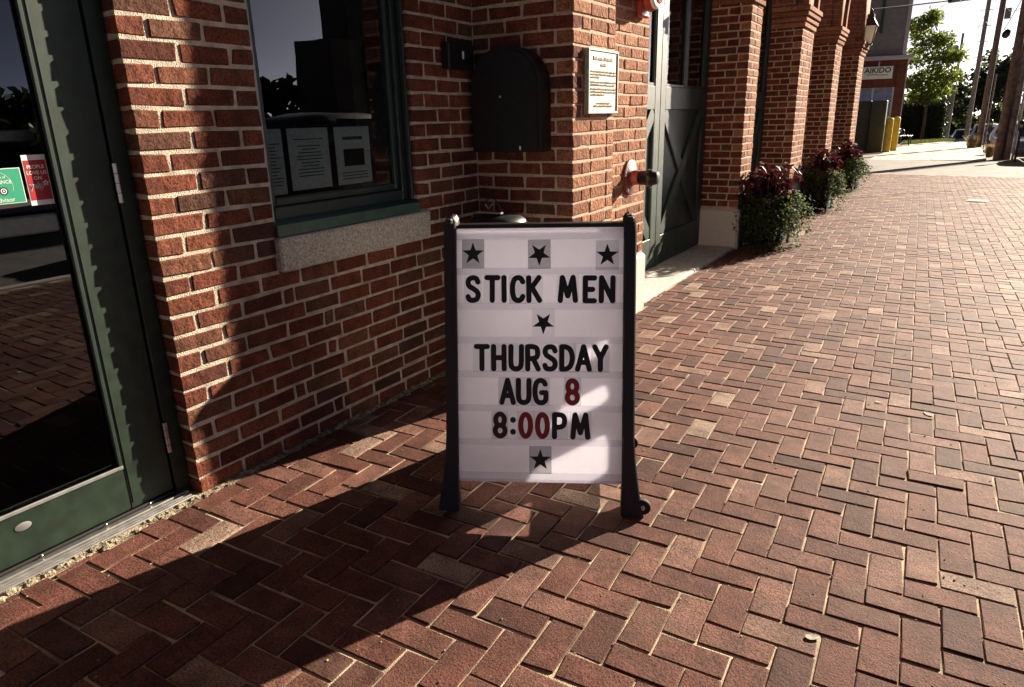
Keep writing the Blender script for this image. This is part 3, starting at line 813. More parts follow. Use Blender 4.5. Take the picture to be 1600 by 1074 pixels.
# ---------------------------------------------------------------- lettering
def text_obj(name, body, size, mat, Mx, parent=None, bold=0.0, extrude=.0002, align='CENTER'):
    cu = bpy.data.curves.new(name, 'FONT'); cu.body = body; cu.size = size; cu.align_x = align; cu.align_y = 'CENTER'
    cu.extrude = extrude; cu.offset = bold; cu.resolution_u = 3
    tmp = bpy.data.objects.new('tmp_text', cu); COL.objects.link(tmp)
    dg = bpy.context.evaluated_depsgraph_get(); dg.update()
    me = bpy.data.meshes.new_from_object(tmp.evaluated_get(dg)); me.name = name
    bpy.data.objects.remove(tmp); bpy.data.curves.remove(cu)
    me.materials.clear(); me.materials.append(mat)
    me.transform(Mx)
    return link(bpy.data.objects.new(name, me), parent)
def frame_m(o, xdir, ydir):
    x = Vector(xdir).normalized(); y = Vector(ydir).normalized(); z = x.cross(y)
    mm = Matrix((x, y, z)).transposed().to_4x4(); mm.translation = Vector(o); return mm
def wall_m(x, y, z): return frame_m((x, y, z), (0, 1, 0), (0, 0, 1))      # lettering on a face that looks to +x

# stickers on the door glass
XG = XD-.0195
f = MB(); f.box((XG, 1.094, 1.180), (XG+.0006, 1.164, 1.336), .0002)
s = f.build('red_sticker', M['white_paint']); tag(s, 'red PEOPLE LOVE US sticker with white ends on the door glass', 'sticker')
f = MB(); f.box((XG+.0007, 1.0965, 1.1955), (XG+.0011, 1.1615, 1.3195)); f.build('red_field', M['redsticker'], s)
for tx, zz, sz in (('PEOPLE', 1.2985, .0155), ('LOVE US', 1.2805, .0155), ('ON', 1.2635, .0155)):
    text_obj('lettering', tx, sz, M['white_paint'], wall_m(XG+.0013, 1.129, zz), s, .0002)
text_obj('lettering', 'yelp', .026, M['white_paint'], wall_m(XG+.0013, 1.122, 1.2405), s, .0010)
text_obj('lettering', 'yelp', .026, M['ink'], wall_m(XG+.0017, 1.122, 1.2405), s, .0)
f = MB()
for k in range(5):
    a = 2*math.pi*k/5+.3
    f.bar((XG+.0015, 1.150+.0025*math.cos(a), 1.248+.0025*math.sin(a)), (XG+.0015, 1.150+.009*math.cos(a), 1.248+.009*math.sin(a)), .004, .0006, up=(1, 0, 0))
f.build('burst_mark', M['white_paint'], s)
f = MB(); f.box((XG, .935, 1.193), (XG+.0006, 1.083, 1.300), .0002)
s = f.build('teal_sticker', M['white_paint']); tag(s, 'teal award sticker with a round owl mark on the door glass', 'sticker')
f = MB(); f.box((XG+.0007, .937, 1.195), (XG+.0011, 1.081, 1.298)); f.build('teal_field', M['teal'], s)
text_obj('lettering', 'Certificate of', .011, M['white_paint'], wall_m(XG+.0013, 1.008, 1.274), s)
text_obj('lettering', 'EXCELLENCE', .0145, M['white_paint'], wall_m(XG+.0013, 1.009, 1.259), s, .0001)
text_obj('lettering', 'tripadvisor', .019, M['white_paint'], wall_m(XG+.0013, 1.010, 1.205), s)
def ring(mb, x, y, z, r0, r1, n=28, a0=0, a1=2*math.pi):
    for k in range(n):
        t0 = a0+(a1-a0)*k/n; t1 = a0+(a1-a0)*(k+1)/n
        mb.add([(x, y+r0*math.cos(t0), z+r0*math.sin(t0)), (x, y+r1*math.cos(t0), z+r1*math.sin(t0)), (x, y+r1*math.cos(t1), z+r1*math.sin(t1)), (x, y+r0*math.cos(t1), z+r0*math.sin(t1))], [(0, 1, 2, 3)])
f = MB(); ring(f, XG+.0013, 1.009, 1.246, .0445, .0452, 40, -.35, math.pi+.35); f.build('seal_ring', M['white_paint'], s)
for dy in (-.016, .016):
    f = MB(); ring(f, XG+.0013, 1.009+dy, 1.232, 0, .0125); f.build('owl_eye', M['ink'], s)
    f = MB(); ring(f, XG+.0015, 1.009+dy, 1.232, .006, .0085); ring(f, XG+.0015, 1.009+dy, 1.232, 0, .0025); f.build('owl_eye_ring', M['paper'], s)
f = MB(); f.box((XG, .80, 1.445), (XG+.0005, 1.045, 1.60)); tag(f.build('paper_notice', M['paper']), 'white paper notice taped inside the door glass', 'notice')

# sheets taped inside the window
XW = -.100
for k, (y0, y1, z0, z1, lab) in enumerate(((1.995, 2.135, 1.115, 1.392, 'narrow menu sheet at the left inside the dark window'), (2.165, 2.405, 1.125, 1.392, 'middle printed menu sheet inside the dark window'), (2.445, 2.68, 1.125, 1.392, 'menu sheet with a dark picture inside the window'))):
    f = MB(); f.box((XW-.0025, y0, z0), (XW-.002, y1, z1)); pp = f.build('menu_sheet', M['paper']); tag(pp, lab, 'menu', 'menus taped inside the window')
    f = MB()
    if k < 2:
        for i in range(14):
            zz = z1-.05-i*.0145; w = (y1-y0)*random.uniform(.35, .8)
            if random.random() < .2: continue
            f.box((XW-.0018, (y0+y1)/2-w/2, zz), (XW-.0014, (y0+y1)/2+w/2, zz+.004))
    else:
        for i in range(3): f.box((XW-.0018, y0+.03, z0+.025+i*.014), (XW-.0014, y1-.03, z0+.029+i*.014))
        f.box((XW-.0018, y0+.05, z1-.06), (XW-.0014, y1-.05, z1-.045))
    f.build('print', M['winframe'], pp)
    if k == 2:
        f = MB(); f.box((XW-.0018, y0+.05, z0+.085), (XW-.0014, y1-.045, z0+.165)); f.build('picture', M['ink'], pp)

# ---------------------------------------------------------------- sandwich board
PHI = rad(27); TAU = rad(13)
e1 = Vector((math.cos(PHI), math.sin(PHI), 0)); nb = Vector((-math.sin(PHI), math.cos(PHI), 0))
base = Vector((1.2, 2.0, 0)) + nb*(-.01) + e1*.037
base.z = K*base.x - .004
SIGN = empty('sandwich_board', base, PHI, 'black framed white letter board standing on the brick pavement', 'sign board')
SM = Matrix.Translation(base) @ Matrix.Rotation(PHI, 4, 'Z')
SPREAD = .545
def side_m(rear):
    """plane coordinates (x, s, out) of the front or rear frame -> sign coordinates"""
    if not rear:
        return frame_m((0, 0, 0), (1, 0, 0), (0, math.sin(TAU), math.cos(TAU)))
    return frame_m((0, SPREAD, 0), (-1, 0, 0), (0, -math.sin(TAU), math.cos(TAU)))
LEG = [(.304, 0.0), (.386, 0.0), (.383, .03), (.374, .085), (.365, .15), (.357, .22), (.353, .30), (.352, .5), (.353, 1.06), (.350, 1.095), (.342, 1.112), (.330, 1.116), (.318, 1.112), (.309, 1.098), (.3075, 1.07), (.3075, .10)]
def leg_mesh(mb, sgn, Mx):
    poly = [(sgn*a, b) for a, b in LEG]
    n = len(poly); V = []
    offs = (-.034, -.030, .017, .022)
    shr = (.004, 0, 0, .005)
    cx = sum(p[0] for p in poly)/n; 
    rows = []
    for o_, sh in zip(offs, shr):
        for (a, b) in poly:
            dirx = 1 if a > sgn*.33 else -1
            V.append(Mx @ Vector((a - dirx*sh, max(b - (sh if b > .5 else 0), 0), o_)))
    F = []
    for k in range(3):
        for i in range(n):
            j = (i+1) % n; F.append((k*n+i, k*n+j, (k+1)*n+j, (k+1)*n+i))
    F.append(tuple(range(n))[::-1]); F.append(tuple(range(3*n, 4*n)))
    mb.add(V, F)
TRACKS = [1.048, .914, .785, .658, .530, .401, .272, .137]
for rear in (False, True):
    Mx = side_m(rear)
    for sgn in (-1, 1):
        f = MB(); leg_mesh(f, sgn, Mx); f.build('leg', M['black'], SIGN)
    f = MB(); f.box((-.3074, .117, -.004), (.3074, 1.072, .002), .001, M=Mx)
    pan = f.build('panel', M['white_back' if rear else 'white'], SIGN)
    f = MB(); f.box((-.308, 1.0725, -.016), (.308, 1.084, .006), .002, M=Mx); f.build('top_rail', M['black'], SIGN)
    for ti, tz in enumerate(TRACKS):
        hgt = .013 if 0 < ti < 7 else .018
        f = MB(); f.box((-.307, tz-hgt, .0022), (.307, tz+hgt, .0042), .0006, M=Mx); f.build('letter_rail', M['rail'], pan)
    f = MB(); f.box((-.307, .117, .0022), (.307, .1285, .0075), .001, M=Mx); f.build('bottom_lip', M['rail'], pan)
# hinge plates and spreader straps between the two frames
for sgn in (-1, 1):
    f = MB(); f.box((sgn*.33-.012, .20, 1.065), (sgn*.33+.012, SPREAD-.20, 1.085), .004); f.build('hinge', M['black'], SIGN)
    yq = .42*math.sin(TAU)
    
# moulded sides: cross webs between front and rear leg with rounded openings between them
TT = math.tan(TAU)
def inner(z, mg=.066): return z*TT+mg, SPREAD-z*TT-mg
def edge(z, up, r, n=8, arch=0.0):
    """edge of an opening at height z; up = +1 when the opening lies below this edge"""
    pts = []
    a, b = inner(z)
    r = min(r, (b-a)/2*.95)
    for k in range(n+1):
        d = r*k/n; dz = r - math.sqrt(max(0, r*r-(r-d)**2)); pts.append((a+d, z-up*dz))
    pts += [(b-(q[0]-a), q[1]) for q in reversed(pts)]
    return pts
for sgn in (-1, 1):
    bars = [((.057, .05), (.190, .03)), ((.345, .03), (.458, .03)), ((.528, .03), (.640, .02)), ((.690, .02), None)]
    for bi, ((zl, rl), top) in enumerate(bars):
        low = edge(zl, 1, rl)
        ye = [(low[0][0], low[0][1])]
        # reach out into the legs on both sides
        zlo = low[0][1]
        if top: up_ = edge(top[0], -1, top[1]); zhi = up_[0][1]
        else: up_ = [(inner(1.06, .02)[0], 1.06), (inner(1.06, .02)[1], 1.06)]; zhi = 1.06
        poly = [(inner(zlo, .01)[0], zlo)] + low + [(inner(zlo, .01)[1], zlo), (inner(zhi, .01)[1], zhi)] + list(reversed(up_)) + [(inner(zhi, .01)[0], zhi)]
        f = MB(); f.prism(poly, sgn*.336-.005, sgn*.336+.005, axes=(1, 2, 0)); f.build('side_web', M['black'], SIGN)
    # thickening along the legs so that the openings end clear of them
    for rear in (0, 1):
        poly = []
        for z in (0.0, 1.05):
            a, b = inner(z, .02); a2, b2 = inner(z, .064)
            poly.append(((a, a2) if not rear else (b, b2), z))
        (p0, z0_), (p1, z1_) = poly
        f = MB(); f.prism([(p0[0], z0_), (p0[1], z0_), (p1[1], z1_), (p1[0], z1_)], sgn*.334-.007, sgn*.334+.0068, axes=(1, 2, 0)); f.build('leg_flange', M['black'], SIGN)
# wheels on the right-hand feet
for rear in (False, True):
    sx = .363
    yy = .012 if not rear else SPREAD-.012
    f = MB(); Mx = Matrix.Translation((sx+.022, yy-.012 if not rear else yy+.012, .034)) @ Matrix.Rotation(rad(90), 4, 'X')
    f.lathe([(.010, -.011), (.026, -.011), (.031, -.007), (.031, .007), (.026, .011), (.010, .011)], 28, Mx); w = f.build('wheel', M['rubber'], SIGN)
    f = MB(); f.lathe([(0, .014), (.006, .0135), (.008, .011), (.0095, .0112)], 16, Mx); f.build('hub', M['steel'], w)
    f = MB(); f.tube([(sx+.022, yy-.03, .034), (sx+.022, yy+.03, .034)], .004, 8); f.build('axle', M['steel'], w)

# changeable letters
def smooth_path(pts, k=8):
    P = [np.array(p, float) for p in pts]; P = [2*P[0]-P[1]] + P + [2*P[-1]-P[-2]]
    out = []
    for i in range(1, len(P)-2):
        for t in np.linspace(0, 1, k, endpoint=False):
            a, b, c, d = P[i-1], P[i], P[i+1], P[i+2]
            out.append(.5*((2*b)+(-a+c)*t+(2*a-5*b+4*c-d)*t*t+(-a+3*b-3*c+d)*t**3))
    out.append(P[-2]); return out
def ellipse(cx, cy, rx, ry, a0=0, a1=360, n=26): return [(cx+rx*math.cos(rad(a0+(a1-a0)*i/n)), cy+ry*math.sin(rad(a0+(a1-a0)*i/n))) for i in range(n+1)]
t_ = .085
GLY = {
 'S': (.56, [('c', [(.46, .76), (.40, .88), (.28, .915), (.15, .87), (.095, .745), (.14, .61), (.28, .515), (.42, .41), (.47, .27), (.41, .13), (.27, .085), (.14, .115), (.09, .22)])]),
 'T': (.58, [('l', [(.085, .915), (.495, .915)]), ('l', [(.29, .915), (.29, .085)])]),
 'I': (.17, [('l', [(.085, .915), (.085, .085)])]),
 'C': (.56, [('c', [(.465, .77), (.40, .88), (.28, .915), (.16, .85), (.10, .68), (.085, .5), (.10, .32), (.16, .15), (.28, .085), (.40, .12), (.465, .23)])]),
 'K': (.56, [('l', [(.085, .915), (.085, .085)]), ('l', [(.46, .915), (.13, .48)]), ('l', [(.20, .56), (.475, .085)])]),
 'M': (.72, [('l', [(.085, .085), (.165, .915)]), ('l', [(.165, .915), (.36, .25)]), ('l', [(.36, .25), (.555, .915)]), ('l', [(.555, .915), (.635, .085)])]),
 'E': (.50, [('l', [(.085, .915), (.085, .085)]), ('l', [(.085, .915), (.415, .915)]), ('l', [(.085, .085), (.415, .085)]), ('l', [(.085, .5), (.35, .5)])]),
 'N': (.58, [('l', [(.085, .085), (.085, .915)]), ('l', [(.085, .915), (.495, .085)]), ('l', [(.495, .085), (.495, .915)])]),
 'H': (.56, [('l', [(.085, .915), (.085, .085)]), ('l', [(.475, .915), (.475, .085)]), ('l', [(.085, .5), (.475, .5)])]),
 'U': (.56, [('c', [(.085, .915), (.085, .6), (.085, .34), (.13, .15), (.28, .085), (.43, .15), (.475, .34), (.475, .6), (.475, .915)])]),
 'R': (.56, [('l', [(.085, .915), (.085, .085)]), ('c', [(.085, .915), (.28, .915), (.42, .85), (.455, .69), (.42, .54), (.28, .475), (.085, .475)]), ('l', [(.29, .46), (.475, .085)])]),
 'D': (.56, [('l', [(.085, .915), (.085, .085)]), ('c', [(.085, .915), (.24, .905), (.39, .81), (.465, .6), (.465, .4), (.39, .19), (.24, .095), (.085, .085)])]),
 'A': (.60, [('l', [(.085, .085), (.30, .915)]), ('l', [(.30, .915), (.515, .085)]), ('l', [(.165, .34), (.435, .34)])]),
 'Y': (.58, [('l', [(.085, .915), (.29, .50)]), ('l', [(.495, .915), (.29, .50)]), ('l', [(.29, .5), (.29, .085)])]),
 'G': (.58, [('c', [(.465, .78), (.40, .88), (.28, .915), (.16, .85), (.10, .68), (.085, .5), (.10, .32), (.16, .15), (.28, .085), (.41, .11), (.485, .22), (.49, .44)]), ('l', [(.49, .46), (.33, .46)])]),
 '8': (.54, [('o', ellipse(.27, .70, .165, .215)), ('o', ellipse(.27, .29, .185, .205))]),
 '0': (.54, [('o', ellipse(.27, .5, .185, .415))]),
 'P': (.56, [('l', [(.085, .915), (.085, .085)]), ('c', [(.085, .915), (.28, .915), (.42, .85), (.46, .68), (.42, .52), (.28, .45), (.085, .45)])]),
 ':': (.20, [('l', [(.10, .70), (.10, .701)]), ('l', [(.10, .25), (.10, .251)])]),
}
def ribbon(mb, pts, w, z, closed=False, thick=.0005):
    P = [np.array(p, float) for p in pts]
    if closed: P = P[:-1]
    n = len(P); Lf = []; Rt = []
    for i in range(n):
        a = P[(i-1) % n] if (closed or i > 0) else P[i]; b = P[(i+1) % n] if (closed or i < n-1) else P[i]
        t = b-a; t = t/(np.linalg.norm(t)+1e-12); nn = np.array([-t[1], t[0]])
        Lf.append(P[i]+nn*w); Rt.append(P[i]-nn*w)
    V = [(*p, z) for p in Lf] + [(*p, z) for p in Rt]; F = []
    for i in range(n if closed else n-1):
        j = (i+1) % n; F.append((i, n+i, n+j, j))
    mb.add(V, F)
    if not closed:
        for (c, d, sg) in ((P[0], P[0]-P[1], 1), (P[-1], P[-1]-P[-2], 1)):
            ang = math.atan2(d[1], d[0]); m_ = 10
            mb.add([(c[0]+w*math.cos(ang-math.pi/2+math.pi*k/m_), c[1]+w*math.sin(ang-math.pi/2+math.pi*k/m_), z) for k in range(m_+1)], [tuple(range(m_+1))])
def glyph(mb, ch, h, w=.097):
    wd, strokes = GLY[ch]
    for si, (kind, pts) in enumerate(strokes):
        pts2 = smooth_path(pts) if kind == 'c' else pts
        pts2 = [((p[0]-wd/2)*h, (p[1]-.5)*h) for p in pts2]
        ribbon(mb, pts2, w*h*(1.15 if ch == ':' else 1), .0002+si*.00006, closed=(kind == 'o'))
    return wd*h
def star(mb, r, flip):
    pts = []
    for k in range(10):
        a = rad(90+36*k + (180 if flip else 0)); rr = r if k % 2 == 0 else r*.40
        pts.append((rr*math.cos(a), rr*math.sin(a), .0003))
    mb.add(pts+[(0, 0, .0003)], [(k, (k+1) % 10, 10) for k in range(10)])
ROWS = [
 ('STICK MEN', [('S', -.247, .849, 'ink', 'tile_clear', 'first letter of STICK'), ('T', -.175, .849, 'ink', 'tile_clear', 'second letter of STICK'), ('I', -.131, .849, 'ink', 'tile_clear', 'third letter of STICK'), ('C', -.080, .848, 'ink', 'tile_mid', 'fourth letter of STICK'), ('K', -.019, .848, 'ink', 'tile_clear', 'last letter of STICK'), ('M', .105, .848, 'ink', 'tile_clear', 'first letter of MEN'), ('E', .186, .846, 'ink', 'tile_clear', 'middle letter of MEN'), ('N', .249, .846, 'ink', 'tile_clear', 'last letter of MEN')]),
 ('THURSDAY', [(c, x, .592, 'ink', tl, w_+' letter of THURSDAY') for c, x, tl, w_ in (('T', -.216, 'tile_clear', 'first'), ('H', -.152, 'tile_mid', 'second'), ('U', -.087, 'tile_mid', 'third'), ('R', -.024, 'tile_clear', 'fourth'), ('S', .040, 'tile_clear', 'fifth'), ('D', .103, 'tile_mid', 'sixth'), ('A', .164, 'tile_clear', 'seventh'), ('Y', .226, 'tile_mid', 'last'))]),
 ('AUG 8', [('A', -.120, .465, 'ink', 'tile_mid', 'first letter of AUG'), ('U', -.059, .465, 'ink', 'tile_mid', 'middle letter of AUG'), ('G', .004, .465, 'ink', 'tile_mid', 'last letter of AUG'), ('8', .123, .465, 'redink', 'tile_mid', 'day number after AUG')]),
 ('8:00PM', [('8', -.149, .336, 'maroon', 'tile_mid', 'first figure of the hour row'), (':', -.100, .336, 'ink', 'tile_clear', 'colon in the hour row'), ('0', -.052, .336, 'redink', 'tile_mid', 'first red zero of the hour row'), ('0', .011, .336, 'redink', 'tile_mid', 'second red zero of the hour row'), ('P', .076, .336, 'ink', 'tile_mid', 'fifth of the hour row'), ('M', .153, .336, 'ink', 'tile_mid', 'last letter of the hour row')]),
]
HC = .101
COLN = {'ink': 'black', 'redink': 'red', 'maroon': 'dark maroon'}
FM = side_m(False)
def tile_object(name, w, h, x, s, matk):
    f = MB(); f.box((-w/2, -h/2, -.0006), (w/2, h/2, 0), .0002)
    o = f.build(name, M[matk]); o.matrix_world = SM @ FM @ Matrix.Translation((x, s, .0034)) @ Matrix.Rotation(random.gauss(0, .006), 4, 'Z')
    return o
for (rw, items) in ROWS:
    for (chh, x, s_, ink, tl, desc) in items:
        wd = GLY[chh][0]*HC
        o = tile_object('letter_tile', wd+.010, .1075, x, s_, tl)
        kindw = 'colon' if chh == ':' else ('figure' if chh.isdigit() else 'letter')
        tag(o, f'{COLN[ink]} {kindw} {chh} tile, {desc} on the white board' if chh != ':' else 'black colon tile between 8 and 00 on the white board', 'letter tile', 'letters on the sandwich board')
        f = MB(); glyph(f, chh, HC); f.build('print', M[ink], o, recalc=False)
for (x, s_, flip, tl, lab) in ((-.246, .979, False, 'tile_grey', 'black star on a grey tile at the top left of the board'), (.0, .976, True, 'tile_grey', 'upside down black star tile at the top middle of the board'), (.249, .970, False, 'tile_mid', 'black star on a pale tile at the top right of the board'), (.015, .722, True, 'tile_clear', 'upside down black star between STICK MEN and THURSDAY'), (.003, .204, False, 'tile_grey', 'black star tile in the bottom row of the board')):
    o = tile_object('star_tile', .084, .1075, x, s_, tl); tag(o, lab, 'letter tile', 'stars on the sandwich board')
    f = MB(); star(f, .0425, flip); f.build('print', M['ink'], o, recalc=False)

# ---------------------------------------------------------------- things fixed to the wall
# arched black box on the side of the pier
f = MB(); x0, x1, zb, zt = .05, .495, 1.235, 1.775
poly = [(x0, zb), (x1, zb), (x1, zt-.205)] + [(x1-.205+.205*math.cos(rad(a)), zt-.205+.205*math.sin(rad(a))) for a in range(6, 90, 6)] + [(x1-.205, zt), (x0+.205, zt)] + [(x0+.205-.205*math.sin(rad(a)), zt-.205+.205*math.cos(rad(a))) for a in range(6, 90, 6)] + [(x0, zt-.205)]
f.prism(poly, 3.36, 3.466, axes=(0, 2, 1)); bx = f.build('drop_box', M['blackmetal'])
tag(bx, 'black box with rounded top fixed to the shaded side of the brick pier', 'box')
f = MB(); pin = [(x0+.02+(a-x0)*(.395/.435), zb+.015+(b-zb)*(.50/.53)) for a, b in poly]; f.prism(pin, 3.352, 3.3598, axes=(0, 2, 1)); f.build('lid', M['blackmetal'], bx)
f = MB(); f.lathe([(0, .008), (.006, .007), (.008, 0)], 14, Matrix.Translation((.245, 3.352, 1.525)) @ Matrix.Rotation(rad(90), 4, 'X')); f.build('keyhole', M['steel'], bx)
f = MB(); f.box((.362, 3.348, 1.247), (.372, 3.352, 1.268), .001); f.build('latch', M['white_paint'], bx)
# keypad
f = MB(); f.box((.0005, 3.165, 1.668), (.055, 3.395, 1.80), .006); kp = f.build('keypad_box', M['blackmetal']); tag(kp, 'small black keypad box on the wall between window and pier', 'keypad')
f = MB(); f.box((.0552, 3.283, 1.722), (.0562, 3.300, 1.762)); f.build('label_plate', M['white_paint'], kp)
f = MB()
for i in range(3):
    for j in range(3): f.box((.0552, 3.315+i*.014, 1.735+j*.014), (.0572, 3.325+i*.014, 1.745+j*.014), .001)
f.build('keys', M['black'], kp)

# plaque: frame, field and cast lines too small to read
f = MB(); f.box((.629, 3.595, 1.425), (.652, 3.985, 1.760), .003); pq = f.build('plaque', M['bronze']); tag(pq, 'cast metal plaque with raised lines of text on the sunlit pier', 'plaque')
for lo, hi in (((.6522, 3.595, 1.425), (.658, 3.985, 1.437)), ((.6522, 3.595, 1.748), (.658, 3.985, 1.760)), ((.6522, 3.595, 1.437), (.658, 3.607, 1.748)), ((.6522, 3.973, 1.437), (.658, 3.985, 1.748))):
    f = MB(); f.box(lo, hi, .002); f.build('rim', M['bronze'], pq)
rr = random.Random(3)
def cast_line(z, h, y0, y1):
    f = MB(); y = y0
    while y < y1:
        wl_ = rr.uniform(.012, .05)
        ye = min(y1, y+wl_); yy_ = y
        while yy_ < ye-.003:
            cw = rr.uniform(.004, .0085)*h/.010; hh = h*rr.choice((.65, .65, 1.0, .8))
            f.box((.6522, yy_, z), (.6555, min(yy_+cw*.72, ye), z+hh), .0006); yy_ += cw
        y = ye + .006
    f.build('cast_line', M['bronze_dark'], pq)
cast_line(1.702, .020, 3.66, 3.92); cast_line(1.672, .017, 3.755, 3.83)
for z, b in ((1.640, 3.955), (1.625, 3.96), (1.610, 3.74), (1.586, 3.955), (1.571, 3.94), (1.550, 3.955), (1.535, 3.96), (1.520, 3.80)): cast_line(z, .0095, 3.622, b)
cast_line(1.476, .009, 3.71, 3.88); cast_line(1.461, .009, 3.67, 3.91)

# fire department connection
Ms = Matrix.Translation((.461, 4.66, 1.0)) @ Matrix.Rotation(rad(90), 4, 'Y')
f = MB(); f.lathe([(0, 0), (.122, 0), (.122, .010), (.112, .014), (.062, .016), (.055, .03), (0, .03)], 36, Ms); sp = f.build('standpipe_inlet', M['flange']); tag(sp, 'fire hose inlet with faded red plate and black cap on the pier', 'standpipe')
f = MB(); f.lathe([(.052, .025), (.05, .06), (.044, .075)], 28, Ms); f.build('neck', M['redpaint'], sp)
f = MB(); f.lathe([(.044, .072), (.05, .078), (.05, .13), (.058, .135), (.058, .165), (.05, .172), (.042, .205), (.03, .212), (0, .212)], 28, Ms); cp = f.build('cap', M['blackmetal'], sp)
for a in (0, 120, 240):
    f = MB(); f.bar(Ms @ Vector((.055*math.cos(rad(a)), .055*math.sin(rad(a)), .15)), Ms @ Vector((.072*math.cos(rad(a)), .072*math.sin(rad(a)), .15)), .016, .02, ch=.003); f.build('lug', M['blackmetal'], cp)
f = MB()
for k in range(10):
    a = rad(205+k*14); p = Ms @ Vector((.096*math.cos(a), .096*math.sin(a), .0145)); f.box(p-Vector((.001, .004, .006)), p+Vector((.0015, .004, .006)), .0005)
f.build('raised_letters', M['bronze'], sp)
# red alarm bell
Mb = Matrix.Translation((.461, 4.77, 2.19)) @ Matrix.Rotation(rad(90), 4, 'Y')
f = MB(); f.lathe([(0, 0), (.06, 0), (.06, .05), (.05, .06)], 24, Mb); bl = f.build('alarm_bell', M['redpaint']); tag(bl, 'red alarm bell high on the sunlit brick pier', 'bell')
f = MB(); f.lathe([(.125, .055), (.13, .06), (.128, .075), (.115, .10), (.085, .128), (.04, .14), (0, .142)], 32, Mb); f.build('gong', M['redpaint'], bl)
f = MB(); f.lathe([(.118, .101), (.1185, .103), (.09, .1285), (.0895, .127)], 32, Mb); f.build('pale_band', M['white_paint'], bl)
f = MB(); f.box((.4605, 4.70, 2.03), (.50, 4.84, 2.13), .01); f.build('back_box', M['redpaint'], bl)

# bin in the corner behind the board
by, bxx = 3.05, .40
f = MB(); f.lathe([(0, -.005), (.125, -.005), (.13, .02), (.142, .86), (.15, .87), (.15, .885), (.135, .89)], 32, Matrix.Translation((bxx, by, 0))); bn = f.build('litter_bin', M['blackmetal']); tag(bn, 'black lidded bin standing in the corner behind the letter board', 'bin')
f = MB(); f.lathe([(.153, .882), (.155, .895), (.150, .910), (.12, .932), (.06, .943), (0, .945)], 32, Matrix.Translation((bxx, by, 0))); ld = f.build('lid', M['blackmetal'], bn)
f = MB(); f.box((bxx-.085, by-.06, .946), (bxx+.065, by-.035, .957), .003); f.build('clip_bar', M['steel'], ld)
f = MB(); f.tube([(bxx-.06+.12*k/8, by-.045, .957+.075*math.sin(math.pi*k/8)) for k in range(9)], .0035, 8); f.build('bail', M['blackmetal'], ld)
f = MB(); f.tube([(bxx-.03, by-.06, .995), (bxx-.012, by-.06, .972), (bxx+.022, by-.06, 1.005)], .004, 8); f.build('hook', M['steel'], ld)

# ---------------------------------------------------------------- planters
def leaf_quad(V, F, c, d, up, L, W, droop=.3):
    """pointed leaf of 4 faces from c along d"""
    d = Vector(d).normalized(); s = d.cross(Vector(up))
    if s.length < 1e-3: s = Vector((1, 0, 0))
    s.normalize(); n = s.cross(d)
    c = Vector(c)
    p = [c, c+d*L*.35+s*W*.5+n*.02*L, c+d*L*.35-s*W*.5+n*.02*L, c+d*L*.4-n*0.06*L, c+d*L*.75+s*W*.33-n*droop*L*.3, c+d*L*.75-s*W*.33-n*droop*L*.3, c+d*L-n*droop*L*.7]
    o = len(V); V.extend([tuple(q) for q in p])
    F.extend([(o, o+1, o+3), (o, o+3, o+2), (o+1, o+4, o+3), (o+2, o+3, o+5), (o+3, o+4, o+6), (o+3, o+6, o+5)])
def mesh_from(name, V, F, mat, parent=None):
    me = bpy.data.meshes.new(name); me.from_pydata(V, [], F); me.materials.append(mat); me.update()
    return link(bpy.data.objects.new(name, me), parent)
R = random.Random(11)
ORD = ['nearest', 'middle', 'farthest']
